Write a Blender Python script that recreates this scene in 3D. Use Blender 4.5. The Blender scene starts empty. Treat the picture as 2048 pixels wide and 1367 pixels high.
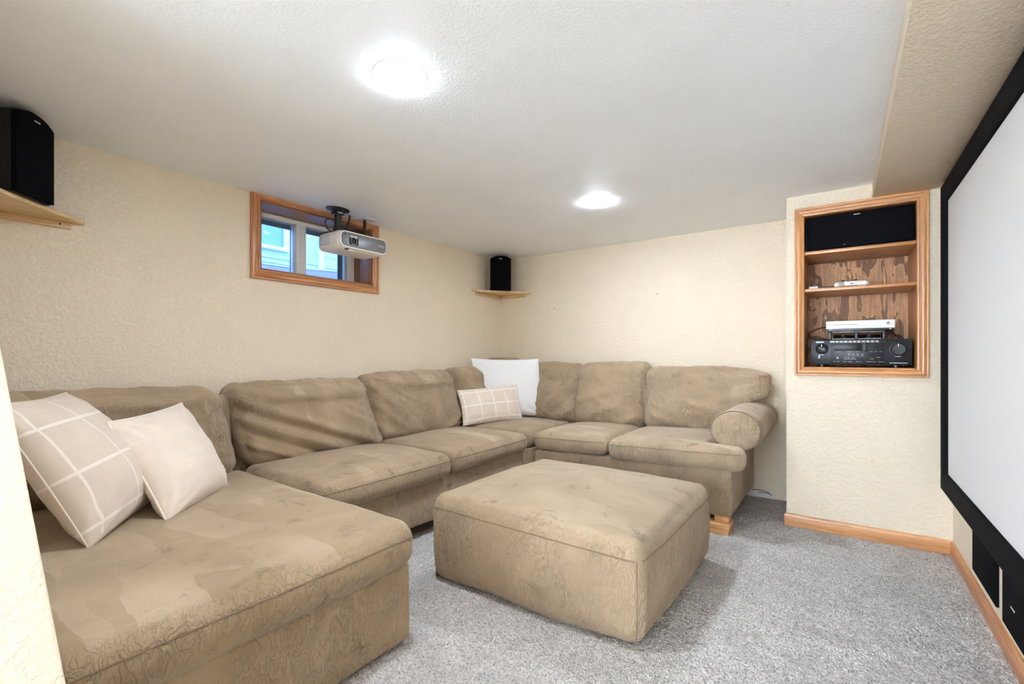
import bpy, bmesh, math
import numpy as np
from mathutils import Matrix, Vector

S = bpy.context.scene
C = S.collection

# ---------------------------------------------------------------- camera, sky, lamps, exposure
CAM_H, TH, FPX = 1.10, 0.61513, 931.27
cd = bpy.data.cameras.new('camera')
cd.sensor_width = 36.0
cd.lens = FPX * 36.0 / 2048.0
cd.shift_y = 23.9 / 2048.0
cd.clip_start = 0.02
cam = bpy.data.objects.new('camera', cd)
cam.location = (0, 0, CAM_H)
cam.rotation_euler = (math.pi / 2, 0, TH)
C.objects.link(cam)
S.camera = cam

world = bpy.data.worlds.new('sky')
S.world = world
world.use_nodes = True
bgn = world.node_tree.nodes['Background']
bgn.inputs[0].default_value = (0.27, 0.56, 1.0, 1)
bgn.inputs[1].default_value = 4.6

LAMP_STRENGTH = 212.0          # emission of each recessed LED lens
LAMPS = [(-1.30, 1.14), (-1.315, 2.84)]

# unseen fill spot, added to brighten the room, bounced off the wall behind the camera
fl = bpy.data.lights.new('bounced_fill', 'SPOT')
fl.energy = 3600.0
fl.color = (0.88, 1.0, 1.16)
fl.spot_size = math.radians(100)
fl.spot_blend = 0.6
fl.shadow_soft_size = 0.06
flo = bpy.data.objects.new('bounced_fill', fl)
flo.location = (-0.9, -2.6, 1.35)
flo.rotation_euler = Vector((-0.25, -0.95, 0.15)).to_track_quat('-Z', 'Y').to_euler()
C.objects.link(flo)

S.view_settings.view_transform = 'Standard'
S.view_settings.look = 'None'
S.view_settings.gamma = 1.0
S.view_settings.use_curve_mapping = False
S.view_settings.exposure = 0.46
try:
    S.cycles.max_bounces = 12
    S.cycles.diffuse_bounces = 8
    S.cycles.caustics_reflective = False
    S.cycles.caustics_refractive = False
    S.cycles.sample_clamp_indirect = 6.0
except Exception:
    pass

# ---------------------------------------------------------------- room numbers
H = 2.103
XW, XR, YB, YN, XN = -2.99, 0.50, 4.03, 3.474, -0.287
YF = -4.6
YL = 0.12

# ---------------------------------------------------------------- material helpers
class NT:
    def __init__(s, name):
        s.m = bpy.data.materials.new(name)
        s.m.use_nodes = True
        s.t = s.m.node_tree
        s.b = s.t.nodes['Principled BSDF']
        s.out = s.t.nodes['Material Output']
    def n(s, typ, ins=None, **kw):
        nd = s.t.nodes.new(typ)
        for k, v in kw.items():
            setattr(nd, k, v)
        for k, v in (ins or {}).items():
            s.put(nd.inputs[k], v)
        return nd
    def put(s, sock, v):
        if isinstance(v, bpy.types.NodeSocket):
            s.t.links.new(v, sock)
        elif isinstance(v, (tuple, list)) and len(v) == 3 and sock.type == 'RGBA':
            sock.default_value = (*v, 1)
        else:
            sock.default_value = v
    def set(s, **kw):
        for k, v in kw.items():
            s.put(s.b.inputs[k.replace('_', ' ')], v)
        return s
    def coord(s, kind='Object', scale=(1, 1, 1), rot=(0, 0, 0), loc=(0, 0, 0)):
        c = s.n('ShaderNodeTexCoord')
        return s.n('ShaderNodeMapping', {'Vector': c.outputs[kind], 'Scale': scale, 'Rotation': rot, 'Location': loc}).outputs[0]
    def noise(s, vec, scale, detail=2.0, rough=0.5, dist=0.0, typ='FBM'):
        nd = s.n('ShaderNodeTexNoise', {'Vector': vec, 'Scale': scale, 'Detail': detail, 'Roughness': rough, 'Distortion': dist})
        nd.noise_type = typ
        return nd.outputs[0]
    def ramp(s, fac, stops, interp='LINEAR'):
        nd = s.n('ShaderNodeValToRGB', {'Fac': fac})
        cr = nd.color_ramp
        cr.interpolation = interp
        while len(cr.elements) > 1:
            cr.elements.remove(cr.elements[-1])
        for i, (p, c) in enumerate(stops):
            e = cr.elements[0] if i == 0 else cr.elements.new(p)
            e.position = p
            c = (c, c, c) if not isinstance(c, (tuple, list)) else c
            e.color = (*c, 1)
        return nd.outputs[0]
    def mix(s, fac, a, b, mode='MIX'):
        nd = s.n('ShaderNodeMix', data_type='RGBA', blend_type=mode)
        s.put(nd.inputs[0], fac); s.put(nd.inputs[6], a); s.put(nd.inputs[7], b)
        return nd.outputs[2]
    def math(s, op, a, b=0.0, c=0.0):
        nd = s.n('ShaderNodeMath', operation=op)
        s.put(nd.inputs[0], a); s.put(nd.inputs[1], b); s.put(nd.inputs[2], c)
        return nd.outputs[0]
    def bump(s, h, strength=0.5, dist=0.01, normal=None):
        ins = {'Height': h, 'Strength': strength, 'Distance': dist}
        if normal is not None:
            ins['Normal'] = normal
        o = s.n('ShaderNodeBump', ins).outputs[0]
        s.put(s.b.inputs['Normal'], o)
        return o

def plain(name, col, rough=0.5, metal=0.0, spec=0.5, coat=0.0):
    return NT(name).set(Base_Color=col, Roughness=rough, Metallic=metal, Specular_IOR_Level=spec, Coat_Weight=coat).m

def m_peel(name, col, scale=62, strength=0.45):
    t = NT(name)
    v = t.coord()
    a = t.noise(v, scale, 3, 0.55, 0.6)
    k = t.ramp(a, [(0.44, 0.0), (0.60, 1.0)])
    big = t.noise(v, 3.0, 2)
    c = t.mix(t.ramp(big, [(0.35, 0.0), (0.7, 1.0)]), tuple(x * 0.965 for x in col), col)
    t.set(Base_Color=c, Roughness=0.55, Specular_IOR_Level=0.35)
    t.bump(k, strength, 0.006)
    return t.m

def m_wood(name, light, dark, axis, rough=0.35, grain=26.0, knots=False, coat=0.2):
    t = NT(name)
    sc = [1.0, 1.0, 1.0]
    sc[axis] = 0.055
    v = t.coord('Object', tuple(sc))
    n1 = t.noise(v, grain, 4, 0.6, 0.7)
    n2 = t.noise(v, grain * 5.5, 3, 0.6)
    c = t.mix(t.ramp(n1, [(0.38, 1.0), (0.52, 0.35), (0.66, 0.0)]), light, dark)
    c = t.mix(t.ramp(n2, [(0.42, 0.45), (0.56, 0.0)]), c, tuple(x * 0.62 for x in dark))
    if knots:
        vo = t.n('ShaderNodeTexVoronoi', {'Vector': t.coord('Object', (1, 1, 1)), 'Scale': 5.0}).outputs['Distance']
        c = t.mix(t.ramp(vo, [(0.02, 1.0), (0.07, 0.0)]), c, tuple(x * 0.3 for x in dark))
    t.set(Base_Color=c, Roughness=rough, Coat_Weight=coat, Coat_Roughness=0.25)
    t.bump(n2, 0.08, 0.002)
    return t.m

def m_suede(name, ang=0.12, nap=1.0):
    t = NT(name)
    v = t.coord()
    geo = t.n('ShaderNodeNewGeometry')
    nz = t.n('ShaderNodeSeparateXYZ', {'Vector': geo.outputs['Normal']}).outputs[2]
    big = t.noise(v, 3.0, 4, 0.6, 0.9)
    c = t.mix(t.ramp(big, [(0.36, 0.0), (0.66, 1.0)]), (0.306, 0.220, 0.138), (0.385, 0.287, 0.186))
    # brushed nap on the tops: wedge-shaped strokes lying one way or the other
    vs = t.n('ShaderNodeVectorMath', {0: t.coord('Object', (0.62, 2.5, 0.6), (0, 0, ang)), 1: t.n('ShaderNodeVectorMath', {0: t.n('ShaderNodeTexNoise', {'Vector': v, 'Scale': 5.0}).outputs['Color'], 1: (0.16, 0.16, 0.0)}, operation='MULTIPLY').outputs[0]}, operation='ADD').outputs[0]
    vo = t.n('ShaderNodeTexVoronoi', {'Vector': vs, 'Scale': 3.1, 'Randomness': 1.0})
    cell = t.n('ShaderNodeSeparateColor', {'Color': vo.outputs['Color']}).outputs[0]
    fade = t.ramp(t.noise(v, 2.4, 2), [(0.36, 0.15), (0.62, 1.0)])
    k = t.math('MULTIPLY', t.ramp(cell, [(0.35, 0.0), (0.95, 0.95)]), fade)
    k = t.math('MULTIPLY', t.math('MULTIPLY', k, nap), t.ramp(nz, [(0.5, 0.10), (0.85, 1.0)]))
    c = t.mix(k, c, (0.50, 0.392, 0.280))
    # worn dark smudges
    sm = t.noise(v, 7.5, 5, 0.7, 0.4)
    c = t.mix(t.ramp(sm, [(0.59, 0.0), (0.68, 0.6)]), c, (0.150, 0.103, 0.060))
    fine = t.noise(v, 240, 3, 0.6)
    c = t.mix(t.ramp(fine, [(0.3, 0.22), (0.7, 0.0)]), c, (0.13, 0.09, 0.055))
    t.set(Base_Color=c, Roughness=0.92, Specular_IOR_Level=0.15, Sheen_Weight=0.35, Sheen_Roughness=0.45, Sheen_Tint=(1.0, 0.9, 0.78))
    # puckered hide-like wrinkles, strongest on upright faces
    vw = t.coord('Object', (1.0, 1.0, 0.42), (0.75, 0.45, 0.2))
    w1 = t.noise(vw, 46, 2, 0.5, 0.9)
    w1 = t.ramp(t.math('ABSOLUTE', t.math('SUBTRACT', w1, 0.5)), [(0.0, 0.0), (0.05, 0.62), (0.16, 1.0)])
    w2 = t.noise(vw, 19, 2, 0.5, 0.8)
    mask = t.ramp(t.noise(v, 4.2, 2, 0.5), [(0.36, 0.10), (0.60, 1.0)])
    up = t.ramp(nz, [(0.45, 1.0), (0.9, 0.07)])
    h = t.math('MULTIPLY', t.math('MULTIPLY', t.math('ADD', w1, w2), mask), up)
    h = t.math('ADD', h, t.math('MULTIPLY', fine, 0.10))
    t.bump(h, 0.85, 0.0065)
    return t.m

def m_carpet(name):
    t = NT(name)
    v = t.coord()
    a = t.noise(v, 125, 3, 0.7, 0.4)
    vo = t.n('ShaderNodeTexVoronoi', {'Vector': v, 'Scale': 150.0})
    c = t.ramp(a, [(0.30, (0.20, 0.182, 0.170)), (0.48, (0.80, 0.75, 0.70)), (0.66, (0.99, 0.945, 0.90))])
    rnd = t.n('ShaderNodeSeparateColor', {'Color': vo.outputs['Color']}).outputs[0]
    c = t.mix(t.ramp(rnd, [(0.0, 0.5), (0.5, 0.0)]), c, (0.28, 0.25, 0.235))
    big = t.noise(v, 4.5, 3, 0.6, 0.5)
    c = t.mix(t.ramp(big, [(0.4, 0.30), (0.58, 0.0)]), c, (0.42, 0.385, 0.36))
    t.set(Base_Color=c, Roughness=0.95, Specular_IOR_Level=0.1, Sheen_Weight=0.2)
    h = t.math('ADD', a, t.math('MULTIPLY', vo.outputs['Distance'], -0.8))
    t.bump(h, 0.9, 0.012)
    return t.m

def m_plaid(name, base, line, nu, nv, wu=0.055, wv=0.055, weave=240, offu=0.3, offv=0.2):
    t = NT(name)
    uv = t.n('ShaderNodeTexCoord').outputs['UV']
    sep = t.n('ShaderNodeSeparateXYZ', {'Vector': uv})
    fu = t.math('FRACT', t.math('MULTIPLY_ADD', sep.outputs[0], nu, offu))
    fv = t.math('FRACT', t.math('MULTIPLY_ADD', sep.outputs[1], nv, offv))
    lu = t.math('LESS_THAN', t.math('ABSOLUTE', t.math('SUBTRACT', fu, 0.5)), wu)
    lv = t.math('LESS_THAN', t.math('ABSOLUTE', t.math('SUBTRACT', fv, 0.5)), wv)
    ln = t.math('MAXIMUM', lu, lv)
    v = t.coord()
    blot = t.noise(v, 9, 3, 0.6)
    c0 = t.mix(t.ramp(blot, [(0.35, 0.0), (0.7, 1.0)]), tuple(x * 0.9 for x in base), base)
    wv_ = t.noise(v, weave, 2, 0.6)
    c0 = t.mix(t.ramp(wv_, [(0.3, 0.25), (0.7, 0.0)]), c0, tuple(x * 0.72 for x in base))
    c = t.mix(t.math('MULTIPLY', ln, 0.7), c0, line)
    t.set(Base_Color=c, Roughness=0.9, Specular_IOR_Level=0.15, Sheen_Weight=0.25)
    t.bump(wv_, 0.25, 0.002)
    return t.m

def m_cord(name, base, ribs):
    t = NT(name)
    uv = t.n('ShaderNodeTexCoord').outputs['UV']
    sep = t.n('ShaderNodeSeparateXYZ', {'Vector': uv})
    s_ = t.math('SINE', t.math('MULTIPLY', sep.outputs[1], ribs * 6.283))
    v = t.coord()
    blot = t.noise(v, 10, 3)
    c = t.mix(t.ramp(blot, [(0.35, 0.0), (0.7, 1.0)]), tuple(x * 0.92 for x in base), base)
    c = t.mix(t.ramp(s_, [(0.0, 0.25), (0.5, 0.0)]), c, tuple(x * 0.75 for x in base))
    t.set(Base_Color=c, Roughness=0.9, Specular_IOR_Level=0.15, Sheen_Weight=0.4)
    t.bump(s_, 0.35, 0.0015)
    return t.m

def m_cloth(name, base, scale=260, str_=0.2):
    t = NT(name)
    v = t.coord()
    n = t.noise(v, scale, 2, 0.6)
    c = t.mix(t.ramp(n, [(0.3, 0.2), (0.7, 0.0)]), base, tuple(x * 0.8 for x in base))
    t.set(Base_Color=c, Roughness=0.9, Specular_IOR_Level=0.15, Sheen_Weight=0.25)
    t.bump(n, str_, 0.002)
    return t.m

def m_ply(name):
    t = NT(name)
    v = t.coord('Object', (1.0, 1.0, 0.30))
    n = t.noise(v, 13, 3, 0.5, 1.1)
    f = t.noise(t.coord('Object', (1, 1, 0.06)), 110, 3, 0.6)
    c = t.ramp(n, [(0.34, (0.44, 0.21, 0.09)), (0.49, (0.60, 0.31, 0.14)), (0.515, (0.17, 0.07, 0.026)), (0.60, (0.26, 0.115, 0.042)), (0.62, (0.62, 0.33, 0.15))])
    c = t.mix(t.ramp(f, [(0.4, 0.4), (0.6, 0.0)]), c, (0.09, 0.04, 0.018))
    t.set(Base_Color=c, Roughness=0.6)
    return t.m

def m_emit(name, col, st):
    t = NT(name)
    t.set(Base_Color=(0.9, 0.9, 0.9), Emission_Color=col, Emission_Strength=st, Roughness=0.5)
    return t.m

def m_glass(name):
    t = NT(name)
    fr = t.n('ShaderNodeFresnel', {'IOR': 1.22}).outputs[0]
    tr = t.n('ShaderNodeBsdfTransparent', {'Color': (0.97, 0.985, 1.0)})
    gl = t.n('ShaderNodeBsdfGlossy', {'Color': (1, 1, 1), 'Roughness': 0.03})
    mx = t.n('ShaderNodeMixShader', {0: fr, 1: tr.outputs[0], 2: gl.outputs[0]})
    t.t.links.new(mx.outputs[0], t.out.inputs[0])
    return t.m

WALLC = (0.79, 0.69, 0.54)
OAK_L, OAK_D = (0.60, 0.27, 0.105), (0.36, 0.135, 0.045)
OAKN_L, OAKN_D = (0.58, 0.275, 0.10), (0.40, 0.165, 0.052)
PINE_L, PINE_D = (0.80, 0.60, 0.36), (0.62, 0.40, 0.19)
M = dict(
    wall=m_peel('beige_orange_peel_paint', WALLC),
    ceil=m_peel('white_ceiling_paint', (0.90, 0.935, 0.975), 90, 0.12),
    carpet=m_carpet('grey_carpet'),
    suede=m_suede('taupe_suede'), suede_b=m_suede('taupe_suede_back_wall', 1.35), suede_o=m_suede('taupe_suede_ottoman', 0.6, 0.4),
    seam=plain('seam_thread', (0.20, 0.14, 0.09), 0.9, spec=0.1),
    oakx=m_wood('oak_x', OAKN_L, OAKN_D, 0), oaky=m_wood('oak_y', OAK_L, OAK_D, 1), oakz=m_wood('oak_z', OAKN_L, OAKN_D, 2),
    oakwz=m_wood('oak_window_z', OAK_L, OAK_D, 2),
    jamby=m_wood('oak_jamb_y', (0.40, 0.19, 0.095), (0.20, 0.085, 0.042), 1, grain=18), jambz=m_wood('oak_jamb_z', (0.38, 0.175, 0.085), (0.18, 0.075, 0.036), 2, grain=12),
    pinex=m_wood('pine_x', PINE_L, PINE_D, 0, 0.55, coat=0.0), piney=m_wood('pine_y', PINE_L, PINE_D, 1, 0.55, coat=0.0),
    stud=m_wood('raw_lumber', (0.72, 0.42, 0.20), (0.52, 0.26, 0.10), 0, 0.7, knots=True, coat=0.0),
    ply=m_ply('stained_plywood'),
    black=plain('black_vinyl', (0.006, 0.006, 0.0065), 0.5, spec=0.25),
    grille=plain('black_grille_cloth', (0.004, 0.004, 0.005), 0.95, spec=0.05),
    velvet=plain('black_velvet', (0.006, 0.006, 0.0065), 0.95, spec=0.08),
    blackp=plain('black_plastic', (0.014, 0.014, 0.015), 0.35),
    gloss=plain('gloss_black', (0.006, 0.006, 0.007), 0.38, spec=0.3),
    dark=plain('charcoal_brushed', (0.012, 0.012, 0.013), 0.36, spec=0.25),
    rubber=plain('black_rubber', (0.012, 0.012, 0.012), 0.6),
    badge=plain('silver_badge', (0.75, 0.75, 0.76), 0.35, metal=0.6),
    white=plain('white_plastic', (0.92, 0.92, 0.91), 0.4),
    whitep=plain('white_printed_lettering', (0.82, 0.82, 0.82), 0.6),
    greyp=plain('grey_printed_lettering', (0.35, 0.35, 0.35), 0.6),
    projw=plain('projector_white', (0.80, 0.79, 0.76), 0.42),
    vent=plain('vent_grey', (0.48, 0.47, 0.44), 0.6),
    projg=plain('projector_grey_front', (0.22, 0.225, 0.24), 0.35, metal=0.55),
    lens=plain('lens_glass', (0.03, 0.03, 0.033), 0.25),
    chrome=plain('lens_ring', (0.22, 0.22, 0.23), 0.35, metal=0.8),
    vinyl=plain('white_window_vinyl', (0.90, 0.89, 0.87), 0.4),
    scrfr=plain('screen_frame_grey', (0.09, 0.12, 0.15), 0.5),
    glass=m_glass('window_glass'),
    screen=plain('white_screen_fabric', (0.755, 0.755, 0.765), 0.85, spec=0.1),
    plaid1=m_plaid('plaid_wool', (0.69, 0.575, 0.475), (0.84, 0.76, 0.69), 3.0, 3.0, 0.020, 0.030),
    plaid3=m_plaid('plaid_linen', (0.76, 0.65, 0.55), (0.90, 0.84, 0.77), 4.4, 2.6, 0.032, 0.04),
    cord=m_cord('cream_corduroy', (0.80, 0.68, 0.575), 64),
    linen=m_cloth('white_linen', (0.80, 0.805, 0.81)),
    welt=m_cloth('cream_welt', (0.84, 0.75, 0.66)),
    lamp=m_emit('led_lens', (0.89, 1.0, 1.14), LAMP_STRENGTH),
    lamptrim=plain('white_lamp_trim', (0.88, 0.88, 0.88), 0.5),
    plate=plain('cover_plate_white', (0.66, 0.66, 0.65), 0.5),
    tan=plain('tan_wire', (0.42, 0.22, 0.11), 0.5),
    led=plain('small_led', (0.8, 0.85, 0.9), 0.3),
    siding=plain('pale_siding', (0.50, 0.61, 0.70), 0.6),
    sidew=plain('white_exterior_trim', (0.80, 0.82, 0.84), 0.5),
    nbglass=plain('neighbour_glass', (0.22, 0.33, 0.45), 0.15),
    well=plain('galvanised_well', (0.52, 0.42, 0.62), 0.6),
    soil=plain('gravel', (0.3, 0.28, 0.26), 0.9),
    gypsum=plain('bare_white_gypsum', (0.75, 0.74, 0.72), 0.8),
)

# ---------------------------------------------------------------- object helpers
def origin(o):
    p = Vector((0, 0, 0))
    while o is not None:
        p += o.location
        o = o.parent
    return p

def raw(name, verts, faces, mat, parent=None, smooth=None, uv=None, at=None):
    """verts are in world coordinates; the object gets its own origin (or the parent's)"""
    v = np.asarray(verts, float)
    me = bpy.data.meshes.new(name)
    o = bpy.data.objects.new(name, me)
    C.objects.link(o)
    if parent is not None:
        o.parent = parent
        v = v - np.array(origin(parent))
    elif at is not None:
        o.location = at
        v = v - np.array(at)
    if isinstance(faces, np.ndarray):
        nf, k = faces.shape
        me.vertices.add(len(v)); me.vertices.foreach_set('co', v.ravel())
        me.loops.add(nf * k); me.loops.foreach_set('vertex_index', faces.ravel().astype(np.int32))
        me.polygons.add(nf); me.polygons.foreach_set('loop_start', np.arange(0, nf * k, k, dtype=np.int32))
        me.update(calc_edges=True)
    else:
        me.from_pydata([tuple(x) for x in v], [], [tuple(f) for f in faces])
        me.update()
    me.validate()
    if uv is not None:
        L = me.uv_layers.new(name='uv')
        idx = np.zeros(len(me.loops), np.int32); me.loops.foreach_get('vertex_index', idx)
        L.data.foreach_set('uv', np.asarray(uv, float)[idx].ravel())
    if smooth is not None:
        me.polygons.foreach_set('use_smooth', [True] * len(me.polygons))
        if smooth < 180:
            me.set_sharp_from_angle(angle=math.radians(smooth))
    me.materials.append(M[mat] if isinstance(mat, str) else mat)
    return o

def tag(o, label, cat, group=None):
    o['label'] = label; o['category'] = cat
    if group: o['group'] = group
    return o

def thing(name, loc, label, cat, group=None):
    o = bpy.data.objects.new(name, None)
    o.empty_display_size = 0.05
    o.location = loc
    C.objects.link(o)
    return tag(o, label, cat, group)

def struct(o):
    o['kind'] = 'structure'
    return o

class MB:
    def __init__(s): s.v = []; s.f = []
    def add(s, v, f):
        b = len(s.v)
        s.v += [tuple(x) for x in v]; s.f += [tuple(i + b for i in q) for q in f]
        return s
    def box(s, x0, x1, y0, y1, z0, z1):
        v = [(x, y, z) for x in (x0, x1) for y in (y0, y1) for z in (z0, z1)]
        return s.add(v, [(0, 1, 3, 2), (4, 6, 7, 5), (0, 4, 5, 1), (2, 3, 7, 6), (0, 2, 6, 4), (1, 5, 7, 3)])
    def prism(s, poly, d):
        """poly: 3-D outline, swept by vector d"""
        n = len(poly); d = np.array(d, float)
        a = [np.array(p, float) for p in poly]
        v = a + [p + d for p in a]
        f = [tuple(range(n))[::-1], tuple(range(n, 2 * n))] + [(i, (i + 1) % n, n + (i + 1) % n, n + i) for i in range(n)]
        return s.add(v, f)
    def rings(s, R, cap=True):
        n = len(R[0]); v = [p for r in R for p in r]; f = []
        for k in range(len(R) - 1):
            for i in range(n):
                j = (i + 1) % n
                f.append((k * n + i, k * n + j, (k + 1) * n + j, (k + 1) * n + i))
        if cap:
            f.append(tuple(range(n))[::-1]); f.append(tuple((len(R) - 1) * n + i for i in range(n)))
        return s.add(v, f)
    def tube(s, path, r, n=8, closed=False):
        P = np.array(path, float); m = len(P)
        T = np.gradient(P, axis=0) if not closed else (np.roll(P, -1, 0) - np.roll(P, 1, 0))
        T /= np.linalg.norm(T, axis=1)[:, None] + 1e-12
        up = np.array([0, 0, 1.0]) if abs(T[0][2]) < 0.9 else np.array([1.0, 0, 0])
        R = []
        a = np.cross(T[0], up); a /= np.linalg.norm(a)
        for k in range(m):
            a = a - T[k] * (a @ T[k]); a /= np.linalg.norm(a) + 1e-12
            b = np.cross(T[k], a)
            rr = r[k] if hasattr(r, '__len__') else r
            R.append([P[k] + rr * (math.cos(t) * a + math.sin(t) * b) for t in np.linspace(0, 2 * math.pi, n, endpoint=False)])
        if closed: R.append(R[0])
        return s.rings(R, not closed)
    def cyl(s, c, ax, r, h, n=24, r2=None):
        """from c along unit axis ax"""
        c = np.array(c, float); ax = np.array(ax, float); ax /= np.linalg.norm(ax)
        return s.lathe(c, ax, [(r, 0), (r if r2 is None else r2, h)], n)
    def lathe(s, c, ax, prof, n=28):
        c = np.array(c, float); ax = np.array(ax, float); ax /= np.linalg.norm(ax)
        u = np.cross(ax, (0, 0, 1.0) if abs(ax[2]) < 0.9 else (1.0, 0, 0)); u /= np.linalg.norm(u); w = np.cross(ax, u)
        R = [[c + ax * hh + rr * (math.cos(t) * u + math.sin(t) * w) for t in np.linspace(0, 2 * math.pi, n, endpoint=False)] for rr, hh in prof]
        return s.rings(R)
    def build(s, name, mat, parent=None, bevel=0.0, seg=2, smooth=35, at=None):
        o = raw(name, s.v, s.f, mat, parent, None, at=at)
        bm = bmesh.new(); bm.from_mesh(o.data)
        bmesh.ops.recalc_face_normals(bm, faces=bm.faces)
        if bevel > 0:
            es = [e for e in bm.edges if len(e.link_faces) == 2 and e.calc_face_angle(0) > 0.6]
            bmesh.ops.bevel(bm, geom=es, offset=bevel, segments=seg, profile=0.5, affect='EDGES', clamp_overlap=True)
        bm.to_mesh(o.data); bm.free()
        if smooth:
            o.data.polygons.foreach_set('use_smooth', [True] * len(o.data.polygons))
            o.data.set_sharp_from_angle(angle=math.radians(smooth))
        return o

def B(name, x0, x1, y0, y1, z0, z1, mat, parent=None, bevel=0.002, at=None):
    return MB().box(x0, x1, y0, y1, z0, z1).build(name, mat, parent, bevel, at=at)

def spline(pts, n=10):
    P = np.array(pts, float)
    Q = np.vstack([2 * P[0] - P[1], P, 2 * P[-1] - P[-2]])
    out = []
    for i in range(1, len(Q) - 2):
        for t in np.linspace(0, 1, n, endpoint=False):
            a, b, c, d = Q[i - 1], Q[i], Q[i + 1], Q[i + 2]
            out.append(0.5 * (2 * b + (c - a) * t + (2 * a - 5 * b + 4 * c - d) * t * t + (3 * b - 3 * c + d - a) * t ** 3))
    out.append(P[-1])
    return np.array(out)

def lettering(name, text, size, right, up, pos, mat, parent, extrude=0.0004):
    cu = bpy.data.curves.new('tmp', 'FONT')
    cu.body = text; cu.size = size; cu.extrude = extrude; cu.align_x = 'CENTER'; cu.align_y = 'CENTER'
    to = bpy.data.objects.new('tmp', cu); C.objects.link(to)
    dg = bpy.context.evaluated_depsgraph_get()
    me = bpy.data.meshes.new_from_object(to.evaluated_get(dg))
    r = np.array(right, float); r /= np.linalg.norm(r); u = np.array(up, float); u /= np.linalg.norm(u); n = np.cross(r, u)
    co = np.zeros(len(me.vertices) * 3); me.vertices.foreach_get('co', co); co = co.reshape(-1, 3)
    w = np.array(pos) + co[:, :1] * r + co[:, 1:2] * u + co[:, 2:] * n
    fs = [tuple(p.vertices) for p in me.polygons]
    bpy.data.objects.remove(to); bpy.data.curves.remove(cu); bpy.data.meshes.remove(me)
    return raw(name, w, fs, mat, parent)

# ---------------------------------------------------------------- numpy noise and soft shapes
def _hash(ix, iy, iz, seed):
    h = (ix * 374761393 + iy * 668265263 + iz * 2147483647 + seed * 1274126177) & 0xffffffff
    h = ((h ^ (h >> 13)) * 1274126177) & 0xffffffff
    h = (h ^ (h >> 16)) & 0xffffffff
    return h / 4294967295.0 * 2 - 1

def vnoise(P, seed=0):
    P = np.asarray(P, float)
    i = np.floor(P).astype(np.int64); f = P - i
    f = f * f * f * (f * (f * 6 - 15) + 10)
    out = 0
    for dx in (0, 1):
        for dy in (0, 1):
            for dz in (0, 1):
                w = (f[:, 0] if dx else 1 - f[:, 0]) * (f[:, 1] if dy else 1 - f[:, 1]) * (f[:, 2] if dz else 1 - f[:, 2])
                out = out + w * _hash(i[:, 0] + dx, i[:, 1] + dy, i[:, 2] + dz, seed)
    return out

def fbm(P, octs=3, seed=0):
    P = np.asarray(P, float); a = 1.0; s = 0; t = 0
    for k in range(octs):
        s = s + a * vnoise(P * 2 ** k + 17.3 * k, seed + k); t += a; a *= 0.5
    return s / t

def _axis(h, r, step):
    k = max(3, int(round(r / 0.011)))
    n = max(3, int(round(2 * (h - r) / step)))
    ang = np.linspace(0, 1, k + 1)
    e = -h + r * ang
    mid = np.linspace(-h + r, h - r, n + 1)
    return np.concatenate([e[:-1], mid, -e[::-1][1:]])

def shell(h, r, step):
    ax = [_axis(h[i], r[i], step) for i in range(3)]
    V = []; F = []; key = {}
    def vid(p):
        k = (round(p[0], 6), round(p[1], 6), round(p[2], 6))
        if k not in key:
            key[k] = len(V); V.append(p)
        return key[k]
    for d in range(3):
        a, b = [i for i in range(3) if i != d]
        for sgn in (-1, 1):
            A, Bx = ax[a], ax[b]
            ids = np.zeros((len(A), len(Bx)), int)
            for i, x in enumerate(A):
                for j, y in enumerate(Bx):
                    p = [0, 0, 0]; p[d] = sgn * h[d]; p[a] = x; p[b] = y
                    ids[i, j] = vid(tuple(p))
            q = np.stack([ids[:-1, :-1], ids[1:, :-1], ids[1:, 1:], ids[:-1, 1:]], -1).reshape(-1, 4)
            if (sgn > 0) != (d != 1): q = q[:, ::-1]
            F.append(q)
    return np.array(V, float), np.vstack(F)

def soft(name, lo, hi, mat, parent=None, r=0.05, crown=(0, 0, 0), step=0.02, disp=None, warp=None, noise=(0.004, 5.0), seed=1, at=None):
    lo = np.array(lo, float); hi = np.array(hi, float)
    c = (lo + hi) / 2; h = (hi - lo) / 2
    r = np.minimum(np.array([r] * 3 if not hasattr(r, '__len__') else r, float), h * 0.98)
    cr = np.array(crown, float)
    def ev(P, lift=0.0):
        P = np.asarray(P, float)
        q = np.clip(P, -(h - r), h - r)
        d = (P - q) / r
        d /= np.linalg.norm(d, axis=1)[:, None] + 1e-9
        X = q + r * d
        U = P / h
        for k in range(3):
            a, b = [i for i in range(3) if i != k]
            X[:, k] += cr[k] * U[:, k] * (1 - U[:, a] ** 2) * (1 - U[:, b] ** 2)
        n = d / r; n /= np.linalg.norm(n, axis=1)[:, None]
        w = lift
        if noise[0]: w = w + noise[0] * fbm((X + c) * noise[1] + seed * 11.7, 3, seed)
        if disp is not None: w = w + disp(U, n)
        X = X + n * np.reshape(w, (-1, 1)) if np.ndim(w) else X + n * w
        X = X + c
        return warp(X) if warp is not None else X
    P, F = shell(h, r, step)
    o = raw(name, ev(P), F, mat, parent, 180, at=at)
    return o, ev, h

def seam(name, ev, path, parent, r=0.0022, mat='seam', lift=0.0006):
    P = spline(path, 14) if len(path) > 2 else np.linspace(path[0], path[1], 60)
    return MB().tube(ev(np.array(P), lift), r, 6).build(name, mat, parent)

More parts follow.
